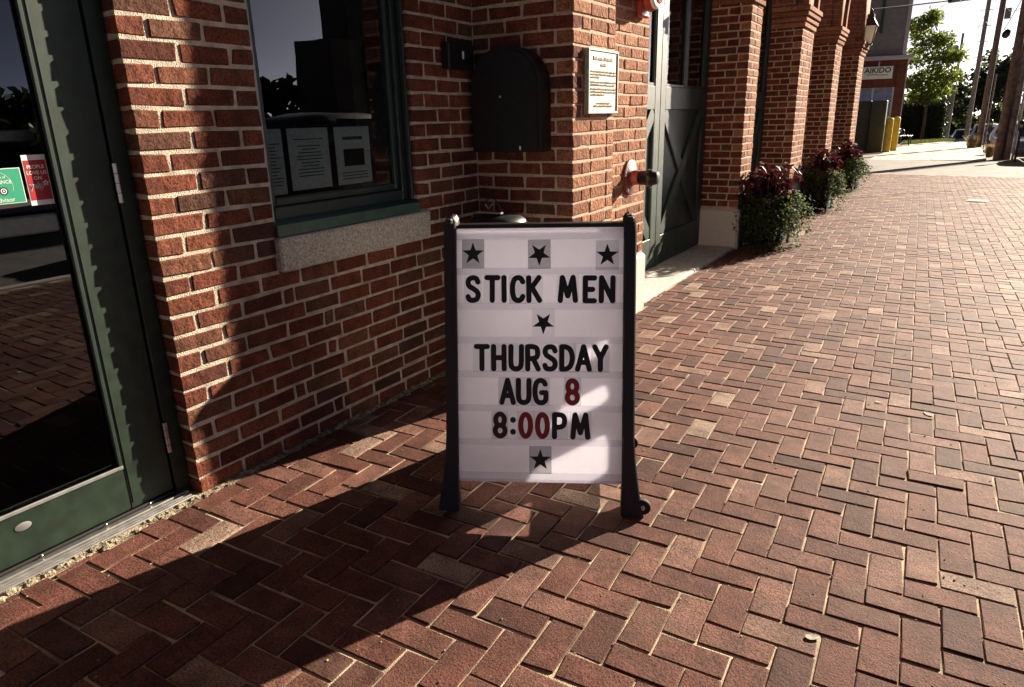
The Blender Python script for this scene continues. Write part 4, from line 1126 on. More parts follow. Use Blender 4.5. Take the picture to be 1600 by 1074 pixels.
for k, (px0, px1, py0, py1) in enumerate(((.475, .865, 7.86, 8.36), (.465, .825, 11.25, 11.72), (.455, .79, 14.35, 14.8))):
    zg = K*.6
    pl = empty('planter', ((px0+px1)/2, (py0+py1)/2, zg), 0, f'{ORD[k]} black planter box against the arcade piers', 'planter', 'planters along the arcade')
    cx, cy = (px0+px1)/2, (py0+py1)/2; hx, hy = (px1-px0)/2, (py1-py0)/2
    for nm, lo, hi in (('side_panel', (-hx, -hy, .05), (hx, -hy+.012, .50)), ('side_panel', (-hx, hy-.012, .05), (hx, hy, .50)), ('side_panel', (-hx, -hy+.013, .05), (-hx+.012, hy-.013, .50)), ('side_panel', (hx-.012, -hy+.013, .05), (hx, hy-.013, .50))):
        f = MB(); f.box(lo, hi, .002); f.build(nm, M['planter_black'], pl)
    for sx in (-1, 1):
        for sy in (-1, 1):
            f = MB(); f.box((sx*(hx+.002)-.014, sy*(hy+.002)-.014, .0), (sx*(hx+.002)+.014, sy*(hy+.002)+.014, .535), .003); f.build('corner_post', M['planter_black'], pl)
    f = MB(); f.box((-hx+.013, -hy+.013, .40), (hx-.013, hy-.013, .46)); f.build('soil', M['earth'], pl)
    # coleus
    V = []; F = []
    for i in range(34):
        a = R.uniform(0, 2*math.pi); r_ = R.uniform(0, 1.05)
        bx_, by_ = cx+hx*r_*math.cos(a)*.9, cy+hy*r_*math.sin(a)*.9
        topz = zg + R.uniform(.64, .92)
        lean = Vector((math.cos(a)*.10*r_, math.sin(a)*.10*r_, 0))
        for lv in range(9):
            t = lv/8; zz = zg+.5+(topz-zg-.5)*t
            an = R.uniform(0, 6.28); d = Vector((math.cos(an), math.sin(an), R.uniform(-.45, .35)))
            leaf_quad(V, F, Vector((bx_, by_, zz))+lean*t, d, (0, 0, 1), R.uniform(.09, .165), R.uniform(.055, .10), R.uniform(.5, 1.3))
    cl = empty('coleus_plant', (cx, cy, zg+.46), 0, f'dark red leafed plant in the {ORD[k]} planter', 'plant', 'red plants in the planters')
    o = mesh_from('foliage', [(a-cx, b-cy, c-zg-.46) for a, b, c in V], F, M['leaf_coleus'], cl)
    f = MB()
    for i in range(9):
        a = 6.28*i/9; f.tube([(hx*.5*math.cos(a), hy*.5*math.sin(a), 0), (hx*.65*math.cos(a), hy*.65*math.sin(a), .3)], .006, 6)
    f.build('stem', M['bark'], cl)
    # trailing greenery spilling over front, left and street sides
    V = []; F = []
    clumps_ = []
    for i in range(24):
        side = R.random()
        if side < .45: sx_, sy_, od = px0-.02+R.random()*(px1-px0+.05), py0-.01, Vector((0, -1, 0))
        elif side < .86: sx_, sy_, od = px1+.01, py0+R.random()*(py1-py0), Vector((1, 0, 0))
        else: sx_, sy_, od = px0+R.random()*(px1-px0), py1, Vector((0, 1, 0))
        clumps_.append((sx_, sy_, od, R.uniform(.10, .70), R.uniform(.02, .20), R.uniform(-.03, .10)))
    for i in range(190):
        sx_, sy_, od, L, out, dzc = R.choice(clumps_)
        tn_ = Vector((od.y, od.x, 0)); sh = R.gauss(0, .045); sx_ += abs(tn_.x)*sh; sy_ += abs(tn_.y)*sh
        L *= R.uniform(.6, 1.1); out *= R.uniform(.6, 1.4); n_ = max(3, int(L/.017))
        for j in range(n_):
            t = j/n_
            c = Vector((sx_, sy_, zg+.53+dzc*(1-t)+.05*math.sin(t*3)-L*t*1.0))+od*(out*math.sin(min(1, t*1.6)*1.57)) + Vector((R.gauss(0, .02), R.gauss(0, .02), R.gauss(0, .012)))
            if c.z < zg+.01: c.z = zg+R.uniform(.01, .03)
            d = Vector((R.gauss(0, 1), R.gauss(0, 1), R.gauss(-.5, .5)))+od*.5
            leaf_quad(V, F, c, d, (0, 0, 1), R.uniform(.022, .042), R.uniform(.018, .032), .3)
    for i in range(380):
        c = Vector((cx+R.uniform(-1, 1.15)*hx, cy+R.uniform(-1.1, 1)*hy, zg+R.uniform(.47, .60)))
        leaf_quad(V, F, c, (R.gauss(0, 1), R.gauss(0, 1), R.gauss(0, .6)), (0, 0, 1), R.uniform(.025, .05), R.uniform(.02, .035), .3)
    iv = empty('trailing_plant', (cx, cy, zg+.46), 0, f'green trailing plant spilling over the {ORD[k]} planter', 'plant', 'trailing plants in the planters')
    mesh_from('foliage', [(a-cx, b-cy, c-zg-.46) for a, b, c in V], F, M['leaf_ivy'], iv)
    f = MB()
    for i in range(8): f.tube([(hx*R.uniform(-.8, .8), -hy*.9, .02), (hx*R.uniform(-.9, .9), -hy-.03, .09), (hx*R.uniform(-.9, .9), -hy-.07, -.15)], .003, 5)
    f.build('stem', M['bark'], iv)

# dry weeds and clippings at the planter feet
V = []; F = []
for i in range(1500):
    yy_ = R.uniform(7.6, 16.2); xx_ = .62+abs(R.gauss(.22, .13))
    near = min(abs(yy_-c) for c in (7.95, 8.3, 11.3, 11.7, 14.4, 14.8))
    if R.random() > math.exp(-(near/.28)**2)*1.2+.04: continue
    h_ = R.uniform(.01, .05); a = R.uniform(0, 6.28); w_ = .002
    b_ = Vector((xx_, yy_, K*xx_)); tp = b_+Vector((math.cos(a)*h_*1.4, math.sin(a)*h_*1.4, h_)); s_ = Vector((-math.sin(a), math.cos(a), 0))*w_
    o = len(V); V.extend([tuple(b_-s_), tuple(b_+s_), tuple(tp)]); F.append((o, o+1, o+2))
tag(mesh_from('weeds', V, F, M['weed']), 'dry weeds growing between bricks at the planter feet', kind='stuff')

# fallen leaves and bits on the bricks
for (x, y, s, rz, lab) in ((2.2416, 1.8279, .022, .6, 'pale oval fallen leaf on the bricks near the bottom edge'), (2.4507, 3.7562, .028, 2.2, 'pale torn leaf on the bricks to the right of the board'), (2.2277, 3.8032, .017, .2, 'tiny pale chip of leaf on the bricks right of the board')):
    V = []; n = 14
    for k in range(n):
        a = 2*math.pi*k/n; V.append((s*math.cos(a), s*.55*math.sin(a)*(1-.2*math.cos(a)), .0022+.0012*abs(math.sin(a*1.5))))
    V.append((0, 0, .002)); F = [(k, (k+1) % n, n) for k in range(n)]
    o = mesh_from('fallen_leaf', V, F, M['path']); o.location = (x, y, K*x+.002); o.rotation_euler = (0, 0, rz); tag(o, lab, 'leaf', 'fallen leaves')
cv = MB(); cv.lathe([(0, .004), (.165, .004), (.17, 0)], 32, Matrix.Translation((2.73, 13.7, K*2.73+.004))); tag(cv.build('utility_cover', M['path']), 'pale round utility cover flush in the far brick pavement', 'cover')
# crumbs and grit
gr = MB()
for i in range(900):
    x = R.uniform(.05, 3.2); y = R.uniform(.4, 6.5); s = R.uniform(.0012, .0032)
    gr.box((x-s, y-s, K*x-.001), (x+s, y+s*1.3, K*x+s), s*.4, s*.2)
tag(gr.build('grit', M['soil']), 'fine grit scattered over the brick pavement', kind='stuff')

# ---------------------------------------------------------------- lantern and overhead cable
lx, ly, lz = .50, 16.75, 2.68
ln = empty('wall_lantern', (lx, ly, lz), 0, 'black framed street lantern at the far corner of the brick building', 'lantern')
def frustum(mb, z0, z1, r0, r1, n=4, rot=math.pi/4):
    V = [(r0*math.cos(rot+2*math.pi*k/n), r0*math.sin(rot+2*math.pi*k/n), z0) for k in range(n)] + [(r1*math.cos(rot+2*math.pi*k/n), r1*math.sin(rot+2*math.pi*k/n), z1) for k in range(n)]
    mb.add(V, [(k, (k+1) % n, n+(k+1) % n, n+k) for k in range(n)] + [tuple(range(n))[::-1], tuple(range(n, 2*n))])
for k in range(4):
    a0 = math.pi/4+math.pi/2*k; a1 = a0+math.pi/2
    f = MB(); f.add([(.10*math.cos(a0), .10*math.sin(a0), .012), (.10*math.cos(a1), .10*math.sin(a1), .012), (.178*math.cos(a1), .178*math.sin(a1), .33), (.178*math.cos(a0), .178*math.sin(a0), .33)], [(0, 1, 2, 3)]); f.build('pane', M['lampglass'], ln, recalc=False)
    f = MB(); f.bar((.105*math.cos(a0), .105*math.sin(a0), 0), (.185*math.cos(a0), .185*math.sin(a0), .335), .016, .016); f.build('frame_bar', M['blackmetal'], ln)
f = MB(); frustum(f, -.02, .012, .10, .115); f.build('base', M['blackmetal'], ln)
f = MB(); frustum(f, .335, .355, .20, .20); frustum(f, .355, .50, .19, .075); frustum(f, .50, .56, .085, .085); f.build('roof', M['blackmetal'], ln)
f = MB(); f.lathe([(.03, .56), (.045, .585), (.02, .61), (.03, .63), (0, .67)], 14); f.build('finial', M['blackmetal'], ln)
f = MB(); f.tube([(0, 0, .012), (0, 0, .13)], .02, 10); f.build('bulb', M['white_paint'], ln)
f = MB(); f.tube([(0, 0, -.02), (-.02, 0, -.10), (-.12, 0, -.14)], .014, 8); f.build('bracket', M['blackmetal'], ln)

cb = MB(); P0 = Vector((.52, 16.8, 3.33)); P1 = Vector((7.7, 30.0, 5.45)); pts = [P0.lerp(P1, t)-Vector((0, 0, .5*t*(1-t))) for t in np.linspace(0, 1, 20)]
cb.tube(pts, .016, 6); cbo = cb.build('overhead_cable', M['blackmetal']); tag(cbo, 'black overhead cable running from the brick building over the street', 'cable')
pa = P0.lerp(P1, .17)-Vector((0, 0, .5*.17*.83)); pb = P0.lerp(P1, .235)-Vector((0, 0, .5*.235*.765))
f = MB(); f.tube([pa, pb], .05, 10); f.build('splice_case', M['blackmetal'], cbo)

# ---------------------------------------------------------------- building at the end of the block
AK = empty('studio_building', (-3, 38, -.2), 0, 'two storey grey and dark red building beyond the driveway', 'building')
def part(name, lo, hi, mat, par, ch=.0): 
    f = MB(); off = Vector(par.matrix_world.translation) if False else Vector((0, 0, 0)); f.box(lo, hi, ch); return f.build(name, mat, par)
AKR = rad(7.5); _c = Vector((-.05, 35.9, 0)); AK.rotation_euler = (0, 0, AKR); AK.location = _c - (Matrix.Rotation(AKR, 3, 'Z') @ _c)
part('ground_storey', (-9, 35.9, -.6), (-.05, 45, 3.45), M['maroon_wall'], AK)
part('upper_storey', (-9, 36.0, 3.62), (-.18, 45, 8.5), M['siding'], AK)
for i in range(24): part('siding_board', (-9, 35.985, 3.66+i*.2), (-.30, 35.998, 3.66+i*.2+.012), M['siding'], AK)
part('corner_board', (-.30, 35.96, 3.62), (-.155, 36.15, 8.5), M['trim'], AK)
part('corner_board', (-.06, 35.87, -.3), (-.02, 35.99, 3.42), M['trim'], AK)
part('cornice', (-9, 35.62, 3.45), (.12, 45.1, 3.62), M['trim'], AK, .02)
part('pier', (-.40, 35.84, -.3), (-.062, 35.898, 3.40), M['maroon_wall'], AK)
wf = part('window', (-3.2, 35.86, .35), (-.45, 35.897, 2.35), M['tan_interior'], AK)
f = MB(); f.add([(-3.15, 35.855, .4), (-.50, 35.855, .4), (-.50, 35.855, 2.3), (-3.15, 35.855, 2.3)], [(0, 1, 2, 3)]); f.build('pane', M['doorglass'], wf, recalc=False)
for x in (-3.2, -2.2, -1.28, -.50): part('frame', (x, 35.83, .35), (x+.07, 35.85, 2.35), M['trim'], wf)
part('downpipe', (-1.28, 35.90, 4.55), (-1.18, 35.984, 8.4), M['cabinet'], AK)
_s = _c + Matrix.Rotation(AKR, 3, 'Z') @ (Vector((-1.14, 35.7, 2.95))-_c)
sg = empty('hanging_sign', _s, AKR, 'pale green AIKIDO sign on the dark red wall', 'sign')
f = MB(); f.box((-.60, -.03, -.25), (.56, .03, .25), .008); f.build('board', M['sign_pale'], sg)
text_obj('lettering', 'AIKIDO', .30, M['ink'], frame_m((-.02, -.034, .09), (1, 0, 0), (0, 0, 1)), sg, .006, .001)
f = MB(); f.box((-.44, -.036, -.085), (-.02, -.032, -.06)); f.box((-.02, -.036, -.105), (.40, -.032, -.085)); f.build('underline', M['ink'], sg)
f = MB(); f.box((-.03, -.01, .25), (.03, .02, .45)); f.build('bracket', M['trim'], sg)

for (x0, x1, y0, lab) in ((-1.62, -.86, 32.25, 'left of the two dark green utility cabinets by the driveway'), (-.85, -.30, 32.1, 'right of the two dark green utility cabinets by the driveway')):
    f = MB(); f.box((x0, y0, -.18), (x1, y0+.35, 1.77), .02); cbx = f.build('utility_cabinet', M['cabinet']); tag(cbx, lab, 'cabinet', 'green utility cabinets')
    f = MB(); f.box((x0+.06, y0-.012, .05), (x1-.06, y0-.001, 1.62), .004); dr = f.build('door', M['cabinet'], cbx)
    f = MB(); f.box((x1-.14, y0-.04, .85), (x1-.11, y0-.013, 1.0), .004); f.build('handle', M['blackmetal'], dr)
for (x, y, h, lab) in ((-.08, 31.5, 1.25, 'nearer yellow bollard beside the green cabinet'), (.05, 32.9, 1.27, 'farther yellow bollard by the corner of the red building')):
    f = MB(); f.lathe([(.135, -.02), (.135, h-.06), (.118, h-.015), (.06, h+.005), (0, h+.01)], 20, Matrix.Translation((x, y, -.13))); b = f.build('bollard', M['yellow']); tag(b, lab, 'bollard', 'yellow bollards')
    f = MB(); f.lathe([(.15, -.02), (.15, .02), (.136, .03)], 20, Matrix.Translation((x, y, -.13))); f.build('base_ring', M['yellow'], b)
# concrete path in slabs
path = MB(); path.add([(-.1, 25.74, walk_z(0, 25.74)-.035), (3.0, 25.74, walk_z(3, 25.74)-.035), (2.6, 45, walk_z(2.6, 45)-.035), (-.1, 45, walk_z(0, 45)-.035)], [(0, 1, 2, 3)])
pth = path.build('path', M['earth'], recalc=False); tag(pth, 'concrete path beyond the driveway', kind='structure')
for i in range(10):
    for j in range(2):
        y0 = 25.76+i*1.93; y1 = y0+1.92; xa, xb = ((-.1, 1.62), (1.64, 3.1))[j]
        f = MB(); zf = walk_z(1, y0)
        V = []
        f.box((xa, y0, -.10), (xb, y1, .0), .006)
        o = f.build('slab', M['path'], pth)
        o.location = (0, 0, walk_z(1.5, (y0+y1)/2)+.0); o.rotation_euler = (0, 0, 0)
# bench seen from its end
bz = walk_z(0, 39.5)+.005
bn = empty('bench', (.02, 39.5, bz), 0, 'dark bench on the path before the hedge', 'bench')
for yy_ in (-.75, .75):
    f = MB(); f.tube([(-.25, yy_, 0), (-.22, yy_, .25), (-.25, yy_, .42)], .03, 8); f.tube([(.25, yy_, 0), (.22, yy_, .22), (.26, yy_, .40)], .03, 8); f.build('leg', M['blackmetal'], bn)
    f = MB(); f.tube([(-.22, yy_, .42), (-.27, yy_, .62), (-.2, yy_, .70), (-.12, yy_, .66), (-.1, yy_, .5)], .022, 8); f.build('armrest', M['blackmetal'], bn)
for i in range(5):
    f = MB(); f.box((-.22+i*.105, -.85, .40), (-.13+i*.105, .85, .43), .005); f.build('seat_slat', M['blackmetal'], bn)
for i in range(3):
    f = MB(); f.box((-.30, -.85, .5+i*.09), (-.275, .85, .57+i*.09), .005); f.build('back_slat', M['blackmetal'], bn)

# ---------------------------------------------------------------- trees, hedge, grass
def foliage(V, F, rr, c, rx, ry, rz, n, L, W, hang=.4):
    for i in range(n):
        a = rr.uniform(0, 2*math.pi); b = math.acos(rr.uniform(-1, 1)); r_ = rr.random()**.45
        p = Vector((c[0]+rx*r_*math.sin(b)*math.cos(a), c[1]+ry*r_*math.sin(b)*math.sin(a), c[2]+rz*r_*math.cos(b)))
        d = Vector((rr.gauss(0, 1), rr.gauss(0, 1), rr.gauss(-hang, .6))).normalized()
        s = d.cross(Vector((rr.gauss(0, 1), rr.gauss(0, 1), rr.gauss(0, 1)))).normalized()
        l_ = L*rr.uniform(.6, 1.3); w_ = W*rr.uniform(.6, 1.3)
        o = len(V); V.extend([tuple(p), tuple(p+d*l_*.5+s*w_*.5), tuple(p+d*l_), tuple(p+d*l_*.5-s*w_*.5)]); F.append((o, o+1, o+2, o+3))
def tree(name, loc, h, clumps, leaf, mat, lab, rr, nper, tr=.14, cat='tree', group=None, trunk_h=None, hang=.4):
    t = empty(name, loc, 0, lab, cat, group)
    V = []; F = []
    th = trunk_h or h*.6
    f = MB(); f.tube([(0, 0, -.2), (.05*h*.1, 0, th*.4), (0, 0, th), (.02*h, 0, h*.85)], [tr*1.25, tr, tr*.6, tr*.15], 9)
    for (cx, cy, cz, rx, rz_) in clumps:
        foliage(V, F, rr, (cx, cy, cz), rx, rx, rz_, nper, leaf[0], leaf[1], hang)
        zb = max(th*.35, cz-rx*1.2)
        f.tube([(0, 0, min(zb, cz-.1)), (cx*.5, cy*.5, (zb+cz)/2), (cx, cy, cz)], [tr*.45, tr*.3, tr*.1], 6)
    f.build('trunk', M['bark'], t); mesh_from('crown', V, F, mat, t); return t
rr = random.Random(5)
cl = [(-1.1, 0, 5.9, .75, .6), (-.35, .2, 6.35, .6, .5), (-.5, -.3, 5.2, .8, .65), (.35, 0, 5.1, .7, .55), (.95, .1, 4.3, .65, .45), (.2, -.2, 4.2, .85, .6), (-.9, 0, 4.3, .8, .65), (.8, 0, 3.3, .8, .55), (-.1, .2, 3.3, .9, .6), (-.8, -.2, 3.0, .7, .5), (.4, 0, 2.5, .8, .45), (-.4, 0, 2.2, .6, .4)]
tree('young_tree', (.35, 48, -.5), 6.8, [(a, b, c+.4, d, e_) for a, b, c, d, e_ in cl], (.30, .115), M['leaf_ash'], 'bright green backlit tree behind the hedge by the studio', rr, 400, .09, trunk_h=3, hang=.5)
# hedge
V = []; F = []
for i in range(9000):
    x = rr.uniform(-1.0, 1.5); y = rr.uniform(48.2, 50.6) if rr.random() < .5 else 48.2+abs(rr.gauss(0, .12)); z = -.45+2.35*rr.random()
    z += .22*mnoise.noise(Vector((x*1.3, y, 0)))
    d = Vector((rr.gauss(0, 1), rr.gauss(-.5, 1), rr.gauss(.3, 1))).normalized(); s = d.cross(Vector((0, .3, 1))).normalized()
    l_ = rr.uniform(.06, .15); o = len(V); p = Vector((x, y, z)); V.extend([tuple(p), tuple(p+d*l_*.5+s*l_*.3), tuple(p+d*l_), tuple(p+d*l_*.5-s*l_*.3)]); F.append((o, o+1, o+2, o+3))
he = empty('hedge', (0, 0, 0), 0, 'dark clipped hedge behind the bench', 'hedge')
mesh_from('foliage', V, F, M['leaf_hedge'], he)
f = MB(); f.box((-.85, 48.4, -.6), (1.35, 50.4, 1.7), .1); f.build('inner_growth', M['leaf_hedge'], he)
# grass strip beside the path
V = []; F = []
for i in range(9000):
    x = rr.uniform(-.2, 2.0); y = rr.uniform(40.6, 48.0)
    if x > .1+ (y-40.6)*.30: continue
    h_ = rr.uniform(.06, .20); a = rr.uniform(0, 6.28); z = walk_z(x, y)-.04; w_ = .02
    o = len(V); V.extend([(x-w_*math.sin(a), y+w_*math.cos(a), z), (x+w_*math.sin(a), y-w_*math.cos(a), z), (x+math.cos(a)*h_*.5, y+math.sin(a)*h_*.5, z+h_)]); F.append((o, o+1, o+2))
tag(mesh_from('grass', V, F, M['grass']), 'sunlit grass strip along the concrete path', kind='stuff')
# woods beyond, tree by tree
FAR = [(-6, 80, 7.5, 3.2), (-1.5, 92, 6.0, 3.0), (1.2, 100, 7.0, 3.0), (4.2, 96, 9.6, 3.6), (8.5, 98, 10.4, 4.2), (13.5, 96, 11.5, 4.6), (19, 100, 11, 5), (5.5, 128, 12.5, 4.5), (-3, 125, 11, 5), (11.5, 125, 12, 5)]
FL = ['far left behind the studio roof', 'left of the thin pole', 'behind the transformer pole', 'between the transformer pole and the grey pole', 'behind the brown pole', 'behind the nearest double pole', 'past the right edge poles', 'farthest back in the gap between the poles', 'farthest back above the hedge', 'farthest back behind the double pole']
for i, (x, y, h, r_) in enumerate(FAR):
    c = []
    for k in range(11):
        a = rr.uniform(0, 6.28); q = rr.uniform(.2, .9)
        c.append((r_*q*math.cos(a)*.8, r_*q*math.sin(a)*.8, h*rr.uniform(.25, .92), r_*rr.uniform(.28, .45), r_*rr.uniform(.22, .38)))
    tree('woodland_tree', (x, y, road_z(y)), h, c, (.55, .34), M['leaf_wood'], 'dark woodland tree '+FL[i], rr, 240, .22, group='dark trees down the street', trunk_h=h*.5, hang=.2)
# dry ornamental grass at the pole feet
for (x, y, s, lab) in ((2.75, 36.2, .55, 'dry bushy grass at the foot of the brown pole'), (3.25, 29.5, .4, 'dry grass tuft beside the double pole')):
    V = []; F = []
    for i in range(420):
        a = rr.uniform(0, 6.28); r_ = rr.random()*.25*s; h_ = s*rr.uniform(.5, 1.15); sp_ = rr.uniform(.1, .6)*s; w_ = .008
        b_ = Vector((r_*math.cos(a), r_*math.sin(a), 0)); m_ = b_+Vector((math.cos(a)*sp_*.4, math.sin(a)*sp_*.4, h_*.7)); t_e = b_+Vector((math.cos(a)*sp_, math.sin(a)*sp_, h_)); s_ = Vector((-math.sin(a), math.cos(a), 0))*w_
        o = len(V); V.extend([tuple(b_-s_), tuple(b_+s_), tuple(m_+s_), tuple(m_-s_), tuple(t_e)]); F.extend([(o, o+1, o+2, o+3), (o+3, o+2, o+4)])
    o = mesh_from('grass_clump', V, F, M['dry']); o.location = (x, y, walk_z(x, y)-.04); tag(o, lab, 'grass clump')

# ---------------------------------------------------------------- poles and wires
def pole(loc, h, r, mat, lab, lean=0.0):
    p = empty('utility_pole', loc, 0, lab, 'utility pole', 'utility poles along the street')
    f = MB(); f.tube([(0, 0, -.3), (lean*.3, 0, h*.3), (lean, 0, h)], [r*1.12, r, r*.72], 16); f.build('shaft', mat, p); return p
zA = terrain(3.5, 27.5)
pA = pole((3.42, 27.5, zA), 11, .115, M['pole'], 'nearest brown utility pole with a second pole strapped to it')
f = MB(); f.tube([(.225, .10, -.3), (.225, .10, 4.5), (.215, .10, 8)], [.115, .105, .09], 14); f.build('splint_pole', M['pole_grey'], pA)
f = MB(); f.tube([(.385, .02, 0), (.385, .02, 3.2)], .035, 8); f.build('conduit', M['trim'], pA)
pB = pole((3.0, 37, terrain(3, 37)), 11, .115, M['pole'], 'thick brown utility pole with a dark base behind the dry grass')
f = MB(); f.tube([(.2, -.05, 0), (.2, -.05, 3.0)], .03, 8); f.build('conduit', M['pole_grey'], pB)
f = MB(); f.box((.12, -.12, 5.1), (.34, .1, 5.5), .02); f.build('service_box', M['pole_grey'], pB)
pC = pole((2.52, 46, terrain(2.5, 46)), 12, .11, M['pole_grey'], 'grey weathered utility pole farther down the path', .03)
for i in range(7):
    f = MB(); f.tube([(-.28, 0, 3.6+i*.75), (.28, 0, 3.6+i*.75)], .02, 6); f.build('step_peg', M['blackmetal'], pC)
pD = pole((1.4, 60, road_z(60)+.2), 7.6, .10, M['pole_grey'], 'thin far utility pole carrying a grey transformer')
f = MB(); f.lathe([(0, 5.9), (.24, 5.92), (.25, 6.0), (.25, 6.75), (.22, 6.85), (0, 6.88)], 18, Matrix.Translation((-.36, 0, 0))); f.build('transformer', M['trim'], pD)
f = MB(); f.box((.12, -.08, 4.1), (.42, .12, 4.4), .05); f.build('splice_case', M['blackmetal'], pD)
pE = pole((.82, 64, road_z(64)+.3), 4.6, .10, M['bark'], 'short dark pole behind the bright tree')
def wire(name, a, b, sag, r, lab):
    a = Vector(a); b = Vector(b); f = MB(); f.tube([a.lerp(b, t)-Vector((0, 0, 4*sag*t*(1-t))) for t in np.linspace(0, 1, 14)], r, 5)
    tag(f.build(name, M['blackmetal']), lab, 'wire', 'overhead wires')
wire('overhead_wire', (3.1, 37, 4.6), (2.55, 46, 5.6), .15, .012, 'upper wire between the brown and grey poles')
wire('overhead_wire', (3.1, 37, 5.3), (3.45, 27.5, 4.35), .2, .012, 'wire between the double pole and the brown pole')
wire('overhead_wire', (2.55, 46, 3.9), (1.45, 60, 4.6), .3, .014, 'wire from the grey pole to the transformer pole')
wire('overhead_wire', (3.35, 27.5, 6.2), (3.0, 37, 7.4), .25, .010, 'high wire from the double pole to the brown pole')
wire('overhead_wire', (3.0, 37, 6.3), (2.55, 46, 7.6), .25, .010, 'high wire from the brown pole to the grey pole')
wire('overhead_wire', (2.55, 46, 6.2), (1.45, 60, 5.4), .3, .012, 'high wire from the grey pole to the transformer pole')
wire('overhead_wire', (3.55, 27.4, 3.6), (6.5, 20.0, 6.5), .2, .010, 'service wire rising from the double pole to the right')
wire('overhead_wire', (3.05, 29.8, 3.85), (3.62, 27.4, 5.4), .05, .014, 'slanting cable above the round lamp head')
lm = MB(); lm.lathe([(0, .16), (.07, .15), (.11, .06), (.12, 0), (.09, -.10), (0, -.13)], 16, Matrix.Translation((3.12, 29.9, 3.70)) @ Matrix.Rotation(rad(25), 4, 'Y')); lo_ = lm.build('lamp_head', M['blackmetal']); tag(lo_, 'dark round lamp head hanging from a cable between the poles', 'lamp')
f = MB(); f.tube([(3.12, 29.9, 3.83), (3.05, 29.8, 3.86)], .02, 8); f.build('hanger', M['blackmetal'], lo_)
for (x, y, lab) in ((3.80, 26.0, 'dark parking meter beside the nearest double pole'), (3.24, 34.0, 'dark parking meter between the double pole and the brown pole')):
    z = terrain(x, y)
    mt_ = empty('parking_meter', (x, y, z), 0, lab, 'parking meter', 'parking meters')
    f = MB(); f.tube([(0, 0, -.1), (0, 0, .92)], .035, 10); f.build('post', M['blackmetal'], mt_)
    f = MB(); f.box((-.07, -.06, .90), (.07, .06, 1.12), .025); f.lathe([(.072, 1.11), (.065, 1.17), (.03, 1.20), (0, 1.205)], 14); f.build('head', M['blackmetal'], mt_)
    f = MB(); f.box((-.045, -.066, 1.0), (.045, -.06, 1.09), .002); f.build('display', M['bead'], mt_)

